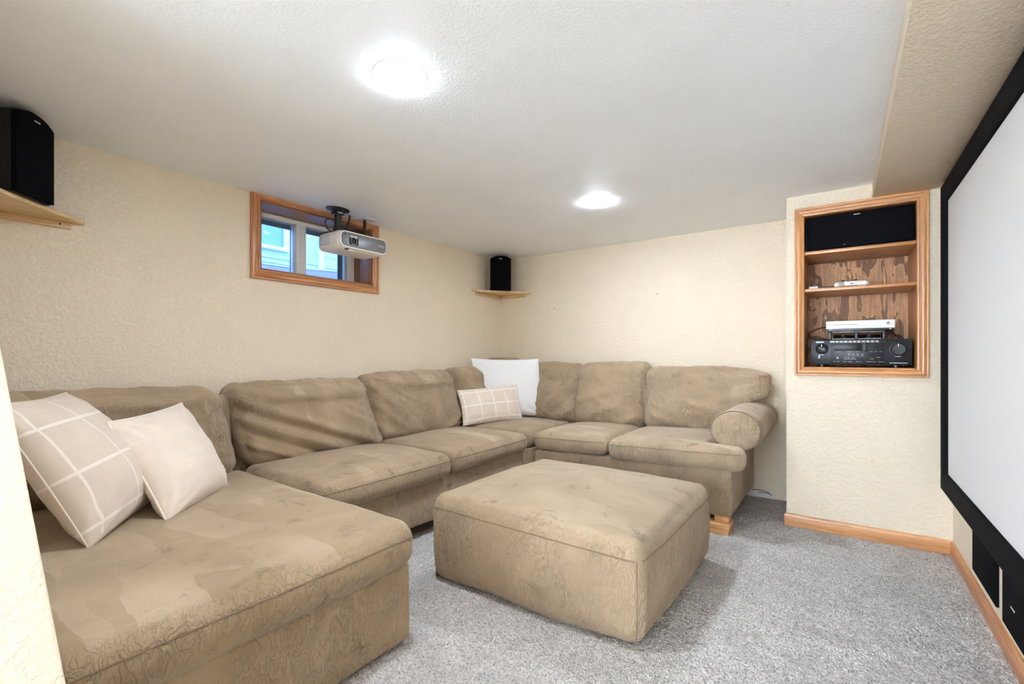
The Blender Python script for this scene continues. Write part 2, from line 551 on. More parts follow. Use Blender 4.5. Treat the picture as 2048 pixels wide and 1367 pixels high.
def folds(lines):
    """creases and ridges drawn on the front face: (u0,v0, u1,v1, height, width)"""
    def f(U, n):
        u, v = U[:, 0], U[:, 2]
        w = np.zeros(len(U)); fr = np.clip(-n[:, 1] * 1.3, 0, 1)
        for (u0, v0, u1, v1, a, wd) in lines:
            dx, dy = u1 - u0, v1 - v0; L = dx * dx + dy * dy
            t = np.clip(((u - u0) * dx + (v - v0) * dy) / L, 0, 1)
            bow = 0.10 * np.sin(t * math.pi)
            d = np.hypot(u - u0 - t * dx, v - v0 - t * dy + bow * 0.6)
            w += a * np.exp(-(d / wd) ** 2) * (0.35 + 0.65 * np.sin(np.clip(t, 0.02, 0.98) * math.pi))
        return w * fr
    return f

def pillow(name, corners, thick, mat, label, group, n=36, pinch=0.07, wr=0.006, seed=3, welt=None, back=0.75):
    """corners: BL, BR, TR, TL of the front, in world metres"""
    BL, BR, TR, TL = [np.array(c, float) for c in corners]
    nrm = np.cross(BR - BL, TL - BL); nrm /= np.linalg.norm(nrm)
    base = (BL + BR) / 2
    g = np.sin(np.linspace(-1, 1, n + 1) * math.pi / 2)
    V = []; UV = []; F = []
    def surf(u, v, side):
        uu = u * (1 - pinch * (1 - v * v) ** 1.0); vv = v * (1 - pinch * (1 - u * u) ** 1.0)
        a = (uu + 1) / 2; b = (vv + 1) / 2
        p = ((1 - a) * (1 - b))[..., None] * BL + (a * (1 - b))[..., None] * BR + (a * b)[..., None] * TR + ((1 - a) * b)[..., None] * TL
        e = np.clip((1 - u * u) * (1 - v * v), 0, 1)
        sag = 1.0 - 0.22 * v
        t = thick * 0.5 * e ** 0.48 * sag * (1.0 if side > 0 else back)
        q = np.stack([u * 2.2 + seed, v * 2.2, np.zeros_like(u) + side], -1).reshape(-1, 3)
        cor = (np.abs(u) ** 2 * np.abs(v) ** 1.5 + 0.35 * np.clip(-v, 0, 1) ** 2)
        rr = np.hypot(np.abs(u) - 1, np.abs(v) - 1)
        ang = np.arctan2(1 - np.abs(v), 1 - np.abs(u) + 1e-6)
        w = wr * fbm(q, 3, seed).reshape(u.shape) * e ** 0.3
        w = w + wr * 1.1 * np.sin(ang * 13 + 2 * np.sign(u) + seed) * np.exp(-((rr - 0.34) / 0.22) ** 2) * e ** 0.35
        return p + nrm * ((t + w * (e > 1e-6)) * side)[..., None]
    u, v = np.meshgrid(g, g, indexing='ij')
    A = surf(u, v, 1).reshape(-1, 3); Bk = surf(u, v, -1).reshape(-1, 3)
    N = n + 1
    ids = np.arange(N * N).reshape(N, N)
    idb = ids + N * N
    edge = np.zeros((N, N), bool); edge[0] = edge[-1] = True; edge[:, 0] = edge[:, -1] = True
    idb2 = np.where(edge, ids, idb)
    q1 = np.stack([ids[:-1, :-1], ids[1:, :-1], ids[1:, 1:], ids[:-1, 1:]], -1).reshape(-1, 4)
    q2 = np.stack([idb2[:-1, :-1], idb2[:-1, 1:], idb2[1:, 1:], idb2[1:, :-1]], -1).reshape(-1, 4)
    uv = np.stack([(u + 1) / 2, (v + 1) / 2], -1).reshape(-1, 2)
    V = np.vstack([A, Bk]); F = np.vstack([q1, q2]); UV = np.vstack([uv, uv])
    used = np.unique(F); mp = -np.ones(len(V), int); mp[used] = np.arange(len(used))
    t = thing(name, tuple(base), label, 'pillow', group)
    raw('cover', V[used], mp[F], mat, t, 180, UV[used])
    if welt:
        s = np.linspace(-1, 1, 40)[:-1]; o1 = np.ones_like(s)
        uu = np.concatenate([s, o1, -s, -o1]); vv = np.concatenate([-o1, s, o1, -s])
        MB().tube(surf(uu, vv, 1), welt[0], 6, True).build('piping', welt[1], t)
    return t

# ================================================================ THE ROOM
def fine_floor():
    x0, x1, y0, y1, st = -2.1, XR, 0.1, YB, 0.0085
    nx, ny = int((x1 - x0) / st), int((y1 - y0) / st)
    X, Y = np.meshgrid(np.linspace(x0, x1, nx + 1), np.linspace(y0, y1, ny + 1), indexing='ij')
    rng = np.random.default_rng(5)
    X2 = X + rng.uniform(-.0035, .0035, X.shape); Y2 = Y + rng.uniform(-.0035, .0035, Y.shape)
    Z = rng.uniform(-.006, .0035, X.shape) + 0.003 * vnoise(np.stack([X.ravel() * 14, Y.ravel() * 14, X.ravel() * 0], -1), 4).reshape(X.shape)
    for A, B0 in ((X2, X), (Y2, Y)):
        A[0] = B0[0]; A[-1] = B0[-1]; A[:, 0] = B0[:, 0]; A[:, -1] = B0[:, -1]
    Z[0] = Z[-1] = 0; Z[:, 0] = Z[:, -1] = 0
    V = np.stack([X2, Y2, Z], -1).reshape(-1, 3)
    ids = np.arange(len(V)).reshape(X.shape)
    F = np.stack([ids[:-1, :-1], ids[1:, :-1], ids[1:, 1:], ids[:-1, 1:]], -1).reshape(-1, 4)
    b = len(V)
    ex = [(XW - .1, YF, 0), (x0, YF, 0), (XR + .02, YF, 0), (XW - .1, YB + .1, 0), (x0, y1, 0), (x0, y0, 0), (XR + .02, y0, 0), (x0, YB + .1, 0)]
    V = np.vstack([V, ex])
    F = np.vstack([F, [[b, b + 1, b + 7, b + 3], [b + 1, b + 2, b + 6, b + 5]]])
    return raw('floor', V, F, 'carpet', None, 180)
fl_ = struct(fine_floor())
B('leak_slab', XW - .3, XR + .1, YF - .1, YB + .1, -.12, -.02, 'soil', fl_, 0)  # unseen slab, added to keep sky light from leaking in under the carpet

ceil = MB().box(XW - .3, XR + .1, YF - .1, YB + .1, H, H + .1).build('ceiling', 'ceil', smooth=None); struct(ceil)
# window wall with its hole
WY0, WY1, WZ0, WZ1 = 1.478, 2.333, 1.631, 2.072
w = MB().box(XW - .28, XW, YF - .1, WY0, -.05, H).box(XW - .28, XW, WY1, YB + .1, -.05, H).box(XW - .28, XW, WY0, WY1, 0, WZ0).box(XW - .28, XW, WY0, WY1, WZ1, H)
struct(w.build('wall_left', 'wall', smooth=None))
struct(MB().box(XW, XR + .1, YB, YB + .1, -.05, H).build('wall_back', 'wall', smooth=None))
struct(MB().box(XR, XR + .1, YF - .1, YB, -.05, H).build('wall_right', 'wall', smooth=None))
struct(MB().box(XW, XR, YF - .1, YF, -.05, H).build('wall_front', 'ceil', smooth=None))  # unseen end wall, coloured white and set back to bounce the fill spot
# projecting niche wall with its opening
NX0, NX1, NZ0, NZ1 = -0.196, 0.356, 1.012, 1.972
w = MB().box(XN, NX0, YN, YB, -.05, H).box(NX1, XR, YN, YB, -.05, H).box(NX0, NX1, YN, YB, 0, NZ0).box(NX0, NX1, YN, YB, NZ1, H).box(NX0, NX1, YB - .12, YB, NZ0, NZ1)
struct(w.build('wall_niche', 'wall', smooth=None))
# soffit along the right wall, with a drip line of paint near its top
s = MB().box(0.151, XR, YF, YN, 2.018, H)
struct(s.build('soffit', 'wall', bevel=0.003))
# left wall (out of the frame above) and the raking half wall of the stair
struct(MB().box(XW, -1.66, -.02, YL, -.05, H).build('wall_stair_side', 'wall', smooth=None))
zs = lambda x: 1.120 - 0.945 * (x + 1.613)
poly = [(-1.66, .03, 0), (-0.72, .03, 0), (-0.72, .03, zs(-0.72)), (-1.66, .03, zs(-1.66))]
struct(MB().prism(poly, (0, .17, 0)).build('wall_stair_rake', 'wall', bevel=0.006, seg=3))

# baseboards (stained oak, rounded top edge)
def board(name, p0, p1, nrm, h, t, mat):
    p0, p1, nrm = np.array(p0, float), np.array(p1, float), np.array(nrm, float)
    prof = [(0, 0), (t, 0), (t, h - .018), (t * .85, h - .008), (t * .5, h), (0, h)]
    R = [[p + nrm * a + np.array([0, 0, b]) for a, b in prof] for p in (p0, p1)]
    return MB().rings(R).build(name, mat)
struct(board('baseboard_back', (XN - .012, YN, 0), (XR, YN, 0), (0, -1, 0), .078, .013, 'oakx'))
struct(board('baseboard_right', (XR, YN - .0135, 0), (XR, YF, 0), (-1, 0, 0), .078, .013, 'oaky'))

# mitred casing around an opening
CAS = [(0, 0), (0, .010), (.004, .014), (.012, .015), (.016, .011), (.020, .012), (.030, .017), (.044, .019), (.052, .016), (.058, .019), (.064, .018), (.066, .014), (.066, 0)]
def casing(parent, o, a, b, n, w, h, width, mats):
    """o: inner lower corner; a, b: unit axes along width and height; n: out of the wall"""
    o, a, b, n = (np.array(x, float) for x in (o, a, b, n))
    cs = [o, o + a * w, o + a * w + b * h, o + b * h]
    k = width / .066
    outs = [-b, a, b, -a]
    for i in range(4):
        p, q = cs[i], cs[(i + 1) % 4]
        al = (q - p) / np.linalg.norm(q - p)
        R = []
        for e, sg in ((p, -1), (q, 1)):
            R.append([e + outs[i] * s_ * k + al * sg * s_ * k + n * t_ for s_, t_ in CAS])
        MB().rings(R).build('casing', mats[i % 2], parent, smooth=50)

# ---------------------------------------------------------------- window
win = bpy.data.objects.new('window_1', None); win.location = (XW, (WY0 + WY1) / 2, WZ0); C.objects.link(win); struct(win)
casing(win, (XW, WY0, WZ0), (0, 1, 0), (0, 0, 1), (1, 0, 0), WY1 - WY0, WZ1 - WZ0, .060, ('oaky', 'oakwz'))
B('jamb', -3.24, XW, WY0 - .001, WY0 + .012, WZ0, WZ1, 'jambz', win, 0.001)
B('jamb', -3.24, XW, WY1 - .012, WY1 + .001, WZ0, WZ1, 'jambz', win, 0.001)
B('jamb', -3.24, XW, WY0 + .012, WY1 - .012, WZ1 - .012, WZ1 + .001, 'jamby', win, 0.001)
B('sill', -3.24, XW, WY0 + .012, WY1 - .012, WZ0 - .001, WZ0 + .012, 'jamby', win, 0.001)
fx0, fx1 = -3.262, -3.19
y0, y1, z0, z1 = WY0 + .012, WY1 - .012, WZ0 + .012, WZ1 - .012
def bar(name, ya, yb, za, zb, xa=fx0, xb=fx1, mat='vinyl'):
    return B(name, xa, xb, ya, yb, za, zb, mat, win, 0.003)
bar('frame_rail', y0, y1, z1 - .030, z1); bar('frame_rail', y0, y1, z0, z0 + .026)
bar('frame_stile', y0, y0 + .045, z0 + .026, z1 - .030); bar('frame_stile', y1 - .060, y1, z0 + .026, z1 - .030)
bar('mullion', 1.832, 1.872, z0 + .026, z1 - .030, fx0, fx1 + .006); bar('mullion', 1.873, 1.910, z0 + .026, z1 - .030)
lt = bar('latch', 1.846, 1.858, 1.79, 1.90, fx1 + .006, fx1 + .013)
bar('track', 2.262, 2.272, z0 + .026, z1 - .030, fx1, fx1 + .006)
for ya, yb in ((y0 + .045, 1.832), (1.910, y1 - .060)):
    bar('glass_pane', ya, yb, z0 + .026, z1 - .030, -3.232, -3.228, 'glass')
    sc_ = bar('screen_frame', ya - .004, yb + .004, z1 - .062, z1 - .026, -3.275, -3.264, 'scrfr')
bar('screen_frame', 1.832, 1.840, z0 + .02, z1 - .03, -3.275, -3.264, 'scrfr')
bar('screen_frame', y1 - .098, y1 - .056, z0 + .02, z1 - .026, -3.275, -3.264, 'scrfr')

# ---------------------------------------------------------------- outside: window well and the neighbouring house
t = thing('window_well', (-3.3, 2.0, 1.35), 'curved metal window well with a shaded purple-blue rim outside the basement window', 'window well')
ang = np.linspace(-math.pi / 2, math.pi / 2, 40)
def arc(r, z): return [(-3.29 - r * .80 * math.cos(a), 2.02 + r * math.sin(a), z) for a in ang]
V = arc(.98, 1.35) + arc(.98, 1.875) + arc(1.0, 1.875) + arc(1.0, 1.35); n = len(ang)
F = [(k * n + i, k * n + i + 1, (k + 1) * n + i + 1, (k + 1) * n + i) for k in range(3) for i in range(n - 1)]
raw('corrugated_wall', V, F, 'well', t, 40)
MB().tube([(p[0], p[1], 1.876) for p in arc(.99, 0)], .012, 8).build('rim', 'well', t)
MB().prism([(p[0], p[1], 1.35) for p in arc(.98, 0)], (0, 0, .03)).build('gravel_bed', 'soil', t)
g = MB().box(-14, -4.3, -10, 16, 1.55, 1.80).build('ground_outside', 'soil', smooth=None); struct(g)
t = thing('neighbour_house', (-6.1, 4.0, 1.8), 'pale blue house with lap siding and white window trim seen through the basement window', 'house')
B('wall_panel', -6.4, -6.06, -4, 14, 1.8, 6.5, 'siding', t, 0)
for k in range(9):
    zb = 1.85 + k * .062
    MB().prism([(-6.06, 0, zb), (-6.03, 0, zb), (-6.045, 0, zb + .060), (-6.06, 0, zb + .060)], (0, 3.79, 0)).build('siding_board', 'siding', t, smooth=None)
B('window_sill', -6.06, -5.99, 0.8, 3.36, 2.452, 2.50, 'sidew', t, 0.003)
B('window_trim', -6.06, -6.0, 3.29, 3.37, 2.50, 4.0, 'sidew', t, 0.003)
B('window_trim', -6.06, -6.0, 1.6, 1.68, 2.50, 4.0, 'sidew', t, 0.003)
B('pane', -6.06, -6.04, 1.68, 3.29, 2.50, 4.0, 'nbglass', t, 0)
B('corner_board', -6.06, -6.0, 3.79, 3.87, 1.8, 6.0, 'sidew', t, 0.003)
for k in range(9):
    zb = 1.85 + k * .16
    MB().prism([(-6.06, 0, zb), (-6.035, 0, zb), (-6.045, 0, zb + .158), (-6.06, 0, zb + .158)], (0, 5, 0)).build('siding_board', 'siding', t, smooth=None).location.y += 3.87

# ---------------------------------------------------------------- ceiling lamps
LL = ['round recessed ceiling light, the nearer and larger bright one above the chaise', 'round recessed ceiling light, the farther bright one above the ottoman and back seats']
for (x, y), lb in zip(LAMPS, LL):
    t = thing('recessed_light', (x, y, H), lb, 'ceiling light', 'recessed ceiling lights')
    MB().lathe((x, y, H), (0, 0, -1), [(.096, .0002), (.095, .0012), (.080, .0014)], 48).build('trim_ring', 'lamptrim', t)
    MB().lathe((x, y, H - .0025), (0, 0, -1), [(.084, 0), (.083, .0025), (.074, .005), (.045, .0065), (.004, .007)], 48).build('lens', 'lamp', t)

# ---------------------------------------------------------------- projection screen on the right wall
SY0, SY1, SZ0, SZ1, SX = 0.75, 3.40, 0.376, 1.997, 0.440
t = thing('projection_screen', (XR - .03, (SY0 + SY1) / 2, SZ0), 'large white projection screen in a black velvet frame on the right wall', 'projection screen')
fw = .095
B('screen_fabric', SX + .018, SX + .022, SY0 + .01, SY1 - .01, SZ0 + .01, SZ1 - .01, 'screen', t, 0)
def fbar(p0, p1, outd):
    # bevelled velvet frame bar, mitred
    p0, p1, outd = np.array(p0), np.array(p1), np.array(outd)
    al = (p1 - p0) / np.linalg.norm(p1 - p0)
    prof = [(0, .0), (0, .014), (.016, .020), (fw, .020), (fw, -.030), (0, -.030)]
    R = [[e - outd * s_ + al * sg * s_ + np.array([-1, 0, 0]) * h_ + np.array([0, 0, 0]) for s_, h_ in prof] for e, sg in ((p0, 1), (p1, -1))]
    R = [[e_ for e_ in r_] for r_ in R]
    # outer edge first -> flip so the thin edge is the inner one
    prof2 = [(fw - a, b) for a, b in prof]
    R = [[e - outd * s_ + al * sg * s_ + np.array([-1, 0, 0]) * h_ for s_, h_ in prof2] for e, sg in ((p0, 1), (p1, -1))]
    MB().rings(R).build('frame_bar', 'velvet', t, 0.002)
X_ = SX + .020
fbar((X_, SY0, SZ0), (X_, SY1, SZ0), (0, 0, -1.0)); fbar((X_, SY1, SZ0), (X_, SY1, SZ1), (0, 1.0, 0))
fbar((X_, SY1, SZ1), (X_, SY0, SZ1), (0, 0, 1.0)); fbar((X_, SY0, SZ1), (X_, SY0, SZ0), (0, -1.0, 0))
B('wall_bracket', SX + .05, XR, 1.2, 1.3, 1.5, 1.7, 'blackp', t, 0)

for (a, b, c, lb) in ((2.557, 2.955, .118, 'flat black wall speaker grille under the screen, the one nearer the corner'), (1.75, 2.470, .108, 'flat black wall speaker grille under the screen, nearer the camera, with a small silver mark')):
    t = thing('wall_speaker', (XR, (a + b) / 2, c), lb, 'speaker', 'black wall speakers under the screen')
    B('grille', XR - .010, XR, a, b, c, .42, 'grille', t, 0.002)
    if a < 2: B('badge', XR - .0115, XR - .0095, 2.315, 2.36, .205, .211, 'badge', t, 0.0004)

# ---------------------------------------------------------------- built-in shelf in the niche
t = thing('built_in_shelf', (.08, YN, 1.0), 'built-in oak media shelf with a moulded casing, set into the wall beside the screen', 'shelf')
X0, X1, Z0, Z1, BK = -0.189, 0.349, 1.019, 1.965, 3.88
casing(t, (X0, YN, Z0), (1, 0, 0), (0, 0, 1), (0, -1, 0), X1 - X0, Z1 - Z0, .0535, ('oakx', 'oakz'))
B('side_panel', X0 - .006, X0, YN - .0, BK, Z0, Z1, 'oakz', t, 0); B('side_panel', X1, X1 + .006, YN, BK, Z0, Z1, 'oakz', t, 0)
B('bottom_panel', X0, X1, YN, BK, Z0 - .006, Z0, 'oakx', t, 0); B('top_panel', X0, X1, YN, BK, Z1, Z1 + .006, 'oakx', t, 0)
B('back_panel', X0, X1, BK, BK + .006, Z0, Z1, 'ply', t, 0)
for za, zb in ((1.725, 1.744), (1.491, 1.510)):
    o = B('shelf', X0, X1, YN + .002, BK, za, zb, 'oakx', t, 0.0015)

# centre speaker
t = thing('center_speaker', (.08, YN + .15, 1.744), 'wide black centre speaker filling the top of the built-in shelf', 'speaker')
B('cabinet', X0 + .006, X1 - .004, YN + .022, YN + .30, 1.744, 1.958, 'black', t, 0.003)
soft('grille', (X0 + .010, YN + .006, 1.749), (X1 - .007, YN + .026, 1.955), 'grille', t, r=(.012, .012, .012), noise=(0, 1))
B('badge', .062, .094, YN + .004, YN + .0065, 1.9385, 1.9425, 'badge', t, 0.0004)
MB().cyl((.017, YN + .0065, 1.766), (0, -1, 0), .0022, .0015, 12).build('indicator', 'led', t)

# receiver
RX0, RX1, RY, RZ0, RZ1 = -.158, .336, YN + .055, 1.034, 1.189
rc = (RX0 + RX1) / 2
t = thing('av_receiver', (rc, RY + .15, Z0), 'black audio receiver with two round knobs at the bottom of the built-in shelf', 'receiver')
B('chassis', RX0 + .004, RX1 - .004, RY + .012, RY + .30, RZ0, RZ1 - .004, 'blackp', t, 0.002)
B('front_panel', RX0, RX1, RY, RY + .012, RZ0, RZ1, 'dark', t, 0.003)
B('centre_panel', RX0 + .108, RX0 + .368, RY - .003, RY, RZ0 + .006, RZ1 - .004, 'gloss', t, 0.001)
B('display', RX0 + .125, RX0 + .262, RY - .0045, RY - .003, RZ0 + .085, RZ0 + .130, 'gloss', t, 0.0005)
B('glass_strip', RX0 + .268, RX0 + .288, RY - .0045, RY - .003, RZ0 + .078, RZ0 + .130, 'dark', t, 0.0005)
st = B('sticker_strip', RX0 + .100, RX0 + .372, RY - .0042, RY - .003, RZ1 - .020, RZ1 - .007, 'blackp', t, 0.0003)
rng = np.random.default_rng(3)
mk = MB(); x = RX0 + .102
mk.box(x, x + .024, RY - .0047, RY - .0042, RZ1 - .0185, RZ1 - .0155); mk.box(x, x + .024, RY - .0047, RY - .0042, RZ1 - .0125, RZ1 - .0085)
x += .030
for k in range(10):
    wd = rng.uniform(.014, .022)
    mk.box(x, x + wd, RY - .0047, RY - .0042, RZ1 - .0185, RZ1 - .0168); mk.box(x, x + wd, RY - .0047, RY - .0042, RZ1 - .0098, RZ1 - .0082)
    mk.box(x, x + .002, RY - .0047, RY - .0042, RZ1 - .0185, RZ1 - .0082)
    mk.tube([(x + wd / 2 + .004 * math.cos(a), RY - .0045, RZ1 - .0133 + .0028 * math.sin(a)) for a in np.linspace(0, 6.28, 12, endpoint=False)], .0009, 5, True)
    x += wd + .0045
mk.build('sticker_icons', 'whitep', st, smooth=None)
lm = MB()
def dash(x, z, w_, h_=.0018): lm.box(x, x + w_, RY - .0042, RY - .0036, z, z + h_)
for xx, ww in ((.130, .026), (.160, .004), (.186, .022), (.212, .004), (.228, .003), (.236, .008), (.250, .003), (.276, .012), (.300, .012), (.320, .014), (.344, .014)): dash(RX0 + xx, RZ0 + .079, ww)
for xx in (.192, .212, .234, .256): dash(RX0 + xx, RZ0 + .066, .014); dash(RX0 + xx + .003, RZ0 + .059, .008, .003)
dash(RX0 + .188, RZ0 + .052, .084, .0012)
dash(RX0 + .134, RZ0 + .046, .013); dash(RX0 + .136, RZ0 + .036, .010, .007)
for xx, ww in ((.174, .012), (.190, .010), (.208, .018)): dash(RX0 + xx, RZ0 + .043, ww, .0022)
dash(RX0 + .172, RZ0 + .034, .062, .0022)
dash(RX0 + .306, RZ0 + .044, .005); dash(RX0 + .299, RZ0 + .036, .004, .004); dash(RX0 + .313, RZ0 + .036, .004, .004); dash(RX0 + .304, RZ0 + .031, .009, .002)
dash(RX0 + .330, RZ0 + .044, .018, .003)
for xx, ww in ((.118, .012), (.136, .014), (.170, .014), (.194, .020), (.232, .012), (.248, .004), (.256, .004)): dash(RX0 + xx, RZ0 + .018, ww, .0025)
dash(RX0 + .284, RZ0 + .018, .046, .002); dash(RX0 + .338, RZ0 + .018, .028, .002)
lm.build('panel_markings', 'greyp', t, smooth=None)
lettering('maker_lettering', 'DENON', .012, (1, 0, 0), (0, 0, 1), (RX0 + .050, RY - .0006, RZ1 - .015), 'badge', t)
for cx, cz, rr in ((RX0 + .058, RZ0 + .098, .031), (RX0 + .431, RZ0 + .094, .036)):
    MB().lathe((cx, RY, cz), (0, -1, 0), [(rr + .004, -.001), (rr + .004, .0015), (rr + .002, .002)], 40).build('knob_ring', 'dark', t)
    kb = MB().lathe((cx, RY - .001, cz), (0, -1, 0), [(rr, 0), (rr, .016), (rr - .003, .020), (rr - .005, .0185), (.001, .0175)], 40).build('knob', 'gloss', t)
    MB().box(cx - .001, cx + .001, RY - .0215, RY - .018, cz + rr * .45, cz + rr - .004).build('pointer', 'badge', kb, smooth=None)
dm = MB()
dm.tube([(RX0 + .040, RY - .0192, RZ0 + .108), (RX0 + .058, RY - .0192, RZ0 + .098), (RX0 + .074, RY - .0192, RZ0 + .090)], .0012, 6)
dm.build('knob_mark', 'badge', t, smooth=None)
lb = MB()
for xx, zz, ww, hh in ((.046, .0605, .024, .0014), (.044, .046, .003, .015), (.041, .040, .007, .006), (.415, .050, .026, .0014), (.392, .012, .082, .0018)):
    lb.box(RX0 + xx, RX0 + xx + ww, RY - .0006, RY + .0004, RZ0 + zz, RZ0 + zz + hh)
lb.build('side_markings', 'badge', t, smooth=None)['kind'] = 'stuff'
for cx in (RX0 + .06, RX1 - .07):
    for yy in (RY + .05, RY + .25): MB().cyl((cx, yy, Z0), (0, 0, 1), .02, RZ0 - Z0 + .001, 20).build('foot', 'blackp', t)

# cooling fan unit on the receiver
FZ0, FZ1 = RZ1 - .004, 1.243
t = thing('cooling_fan', (.08, RY + .14, FZ0), 'low black twin fan unit lying on the receiver under the white console', 'fan')
fa, fb = -.062, .216
B('base_plate', fa, fb, RY + .02, RY + .24, FZ0, FZ0 + .006, 'blackp', t, 0.001)
B('top_plate', fa, fb, RY + .02, RY + .24, FZ1 - .006, FZ1, 'blackp', t, 0.001)
for x in (fa, (fa + fb) / 2 - .006, fb - .012): B('post', x, x + .012, RY + .03, RY + .23, FZ0 + .006, FZ1 - .006, 'blackp', t, 0.001)
for cx in (fa + .074, fb - .074):
    MB().box(cx - .056, cx + .056, RY + .018, RY + .021, FZ1 - .010, FZ1 - .007).box(cx - .056, cx + .056, RY + .018, RY + .021, FZ0 + .007, FZ0 + .010).build('rail', 'vent', t, smooth=None)
    fn = MB().cyl((cx, RY + .10, FZ0 + .010), (0, 0, 1), .018, .026, 20)
    for k in range(7):
        a = k * 2 * math.pi / 7
        d = np.array([math.cos(a), math.sin(a), 0]); p = np.array([-d[1], d[0], 0])
        c0 = np.array([cx, RY + .10, FZ0 + .022])
        fn.prism([c0 + d * .016 + p * .008 + [0, 0, .010], c0 + d * .055 + p * .016 + [0, 0, .010], c0 + d * .055 - p * .010 - [0, 0, .010], c0 + d * .016 - p * .006 - [0, 0, .010]], (0, 0, .0015))
    fn.build('rotor', 'dark', t, smooth=None)

# game console
t = thing('game_console', (.09, RY + .12, FZ1), 'slim white game console lying on the fan unit in the built-in shelf', 'game console')
GX0, GX1, GZ = -.076, .258, 1.243
B('base', GX0 + .010, GX1 - .010, RY - .004, RY + .22, GZ, GZ + .012, 'blackp', t, 0.001)
B('shell', GX0, GX1, RY - .012, RY + .23, GZ + .012, GZ + .060, 'white', t, 0.002)
B('disc_slot', GX0 + .002, GX0 + .158, RY - .0126, RY - .011, GZ + .0352, GZ + .0374, 'rubber', t, 0)
c0 = np.array([GX1 - .031, RY - .0124, GZ + .040])
lg = MB().tube([c0 + .0066 * np.array([math.cos(a), 0, math.sin(a)]) for a in np.linspace(0, 6.283, 24, endpoint=False)], .0010, 6, True)
lg.tube(spline([c0 + np.array([-.0042, 0, -.0046]), c0 + np.array([0, 0, .0018]), c0 + np.array([.0042, 0, -.0046])], 5), .0008, 5)
lg.tube(spline([c0 + np.array([-.0038, 0, .0048]), c0 + np.array([0, 0, .0022]), c0 + np.array([.0038, 0, .0048])], 5), .0008, 5)
lg.build('logo', 'dark', t)
MB().box(GX0 + .014, GX0 + .030, RY - .005, RY - .0035, GZ + .003, GZ + .009).build('port', 'vent', t, smooth=None)
MB().box(GX1 - .026, GX1 - .016, RY - .005, RY - .0035, GZ + .003, GZ + .009).build('port', 'vent', t, smooth=None)

# items on the middle shelf
sz = 1.510
t = thing('game_controller', (.045, YN + .05, sz), 'white game controller lying face down on the middle oak shelf', 'game controller')
P = [(-.078, .012, .014), (-.066, -.002, .017), (-.045, .030, .023), (-.015, .042, .026), (.015, .042, .026), (.045, .030, .023), (.066, -.002, .017), (.078, .012, .014)]
cc = np.array([.050, YN + .045, sz])
ctr = spline([(-.074, -.012, .015), (-.066, .010, .018), (-.040, .044, .024), (0, .050, .026), (.040, .044, .024), (.066, .010, .018), (.074, -.012, .015)], 8)
rr = np.interp(np.linspace(0, 1, len(ctr)), [0, .05, .2, .5, .8, .95, 1], [.006, .0145, .019, .016, .019, .0145, .006])
MB().tube(ctr + cc, rr, 14).build('shell', 'white', t, smooth=60)
B('centre_body', cc[0] - .040, cc[0] + .040, cc[1] + .028, cc[1] + .072, sz + .010, sz + .040, 'white', t, 0.009)
for dx in (-.040, .022): MB().lathe((cc[0] + dx, cc[1] + .05, sz + .038), (0, 0, 1), [(.006, 0), (.006, .006), (.010, .008), (.010, .011), (.004, .012)], 18).build('thumbstick', 'rubber', t)
B('port', cc[0] - .004, cc[0] + .012, cc[1] + .0265, cc[1] + .0285, sz + .022, sz + .026, 'rubber', t, 0.0005)
t = thing('charger_adapter', (-.145, YN + .05, sz), 'small white adapter block at the left end of the middle oak shelf', 'adapter')
B('block', -.166, -.119, YN + .035, YN + .075, sz, sz + .018, 'white', t, 0.003)
B('plug', -.119, -.112, YN + .045, YN + .065, sz + .003, sz + .014, 'blackp', t, 0.001)
t = thing('remote_control', (-.07, YN + .07, sz), 'thin black remote lying between the white adapter and the controller', 'remote')
B('body', -.108, -.030, YN + .050, YN + .085, sz, sz + .013, 'blackp', t, 0.003)
for k in range(5): MB().cyl((-.097 + k * .014, YN + .066, sz + .0125), (0, 0, 1), .004, .002, 12).build('button', 'dark', t)

# wires inside the shelf
def wire(name, pts, r, mat, label, cat='cable', group=None):
    p = spline(pts, 10)
    o = MB().tube(p, r, 7).build(name, mat, None, smooth=60, at=tuple(p[-1]))
    return tag(o, label, cat, group)
wire('speaker_wire', [(.035, BK - .004, 1.725), (.028, BK - .004, 1.60), (.020, BK - .004, 1.510)], .0022, 'tan', 'thin tan wire running down the plywood back between the upper and middle shelves')
wire('speaker_wire', [(-.010, BK - .004, 1.491), (-.020, BK - .004, 1.36), (-.040, BK - .006, 1.25), (-.05, BK - .02, 1.192)], .0022, 'tan', 'thin tan wire running down the plywood back below the middle shelf')
wire('power_cable', [(-.07, RY + .20, 1.275), (-.11, RY + .19, 1.272), (-.165, RY + .17, 1.245), (-.176, RY + .16, 1.225), (-.155, RY + .15, 1.203), (-.10, RY + .15, 1.192), (-.07, RY + .15, 1.1905)], .0032, 'rubber', 'black cable looping out beside the left end of the white console')
wire('power_cable', [(-.185, RY + .17, 1.19), (-.160, RY + .18, 1.212), (-.130, RY + .19, 1.214), (-.10, RY + .19, 1.203), (-.068, RY + .21, 1.192)], .0026, 'rubber', 'low black cable lying over the left corner of the receiver')
wire('power_cable', [(.165, RY + .245, 1.27), (.19, RY + .25, 1.30), (.215, RY + .26, 1.312), (.245, RY + .27, 1.30), (.27, RY + .28, 1.23), (.30, RY + .27, 1.195)], .0034, 'rubber', 'black cable arching up behind the right half of the white console')
wire('power_cable', [(.235, RY + .16, 1.225), (.265, RY + .15, 1.222), (.295, RY + .12, 1.204), (.305, RY + .10, 1.190)], .003, 'rubber', 'black cable drooping over the receiver right of the fan unit')

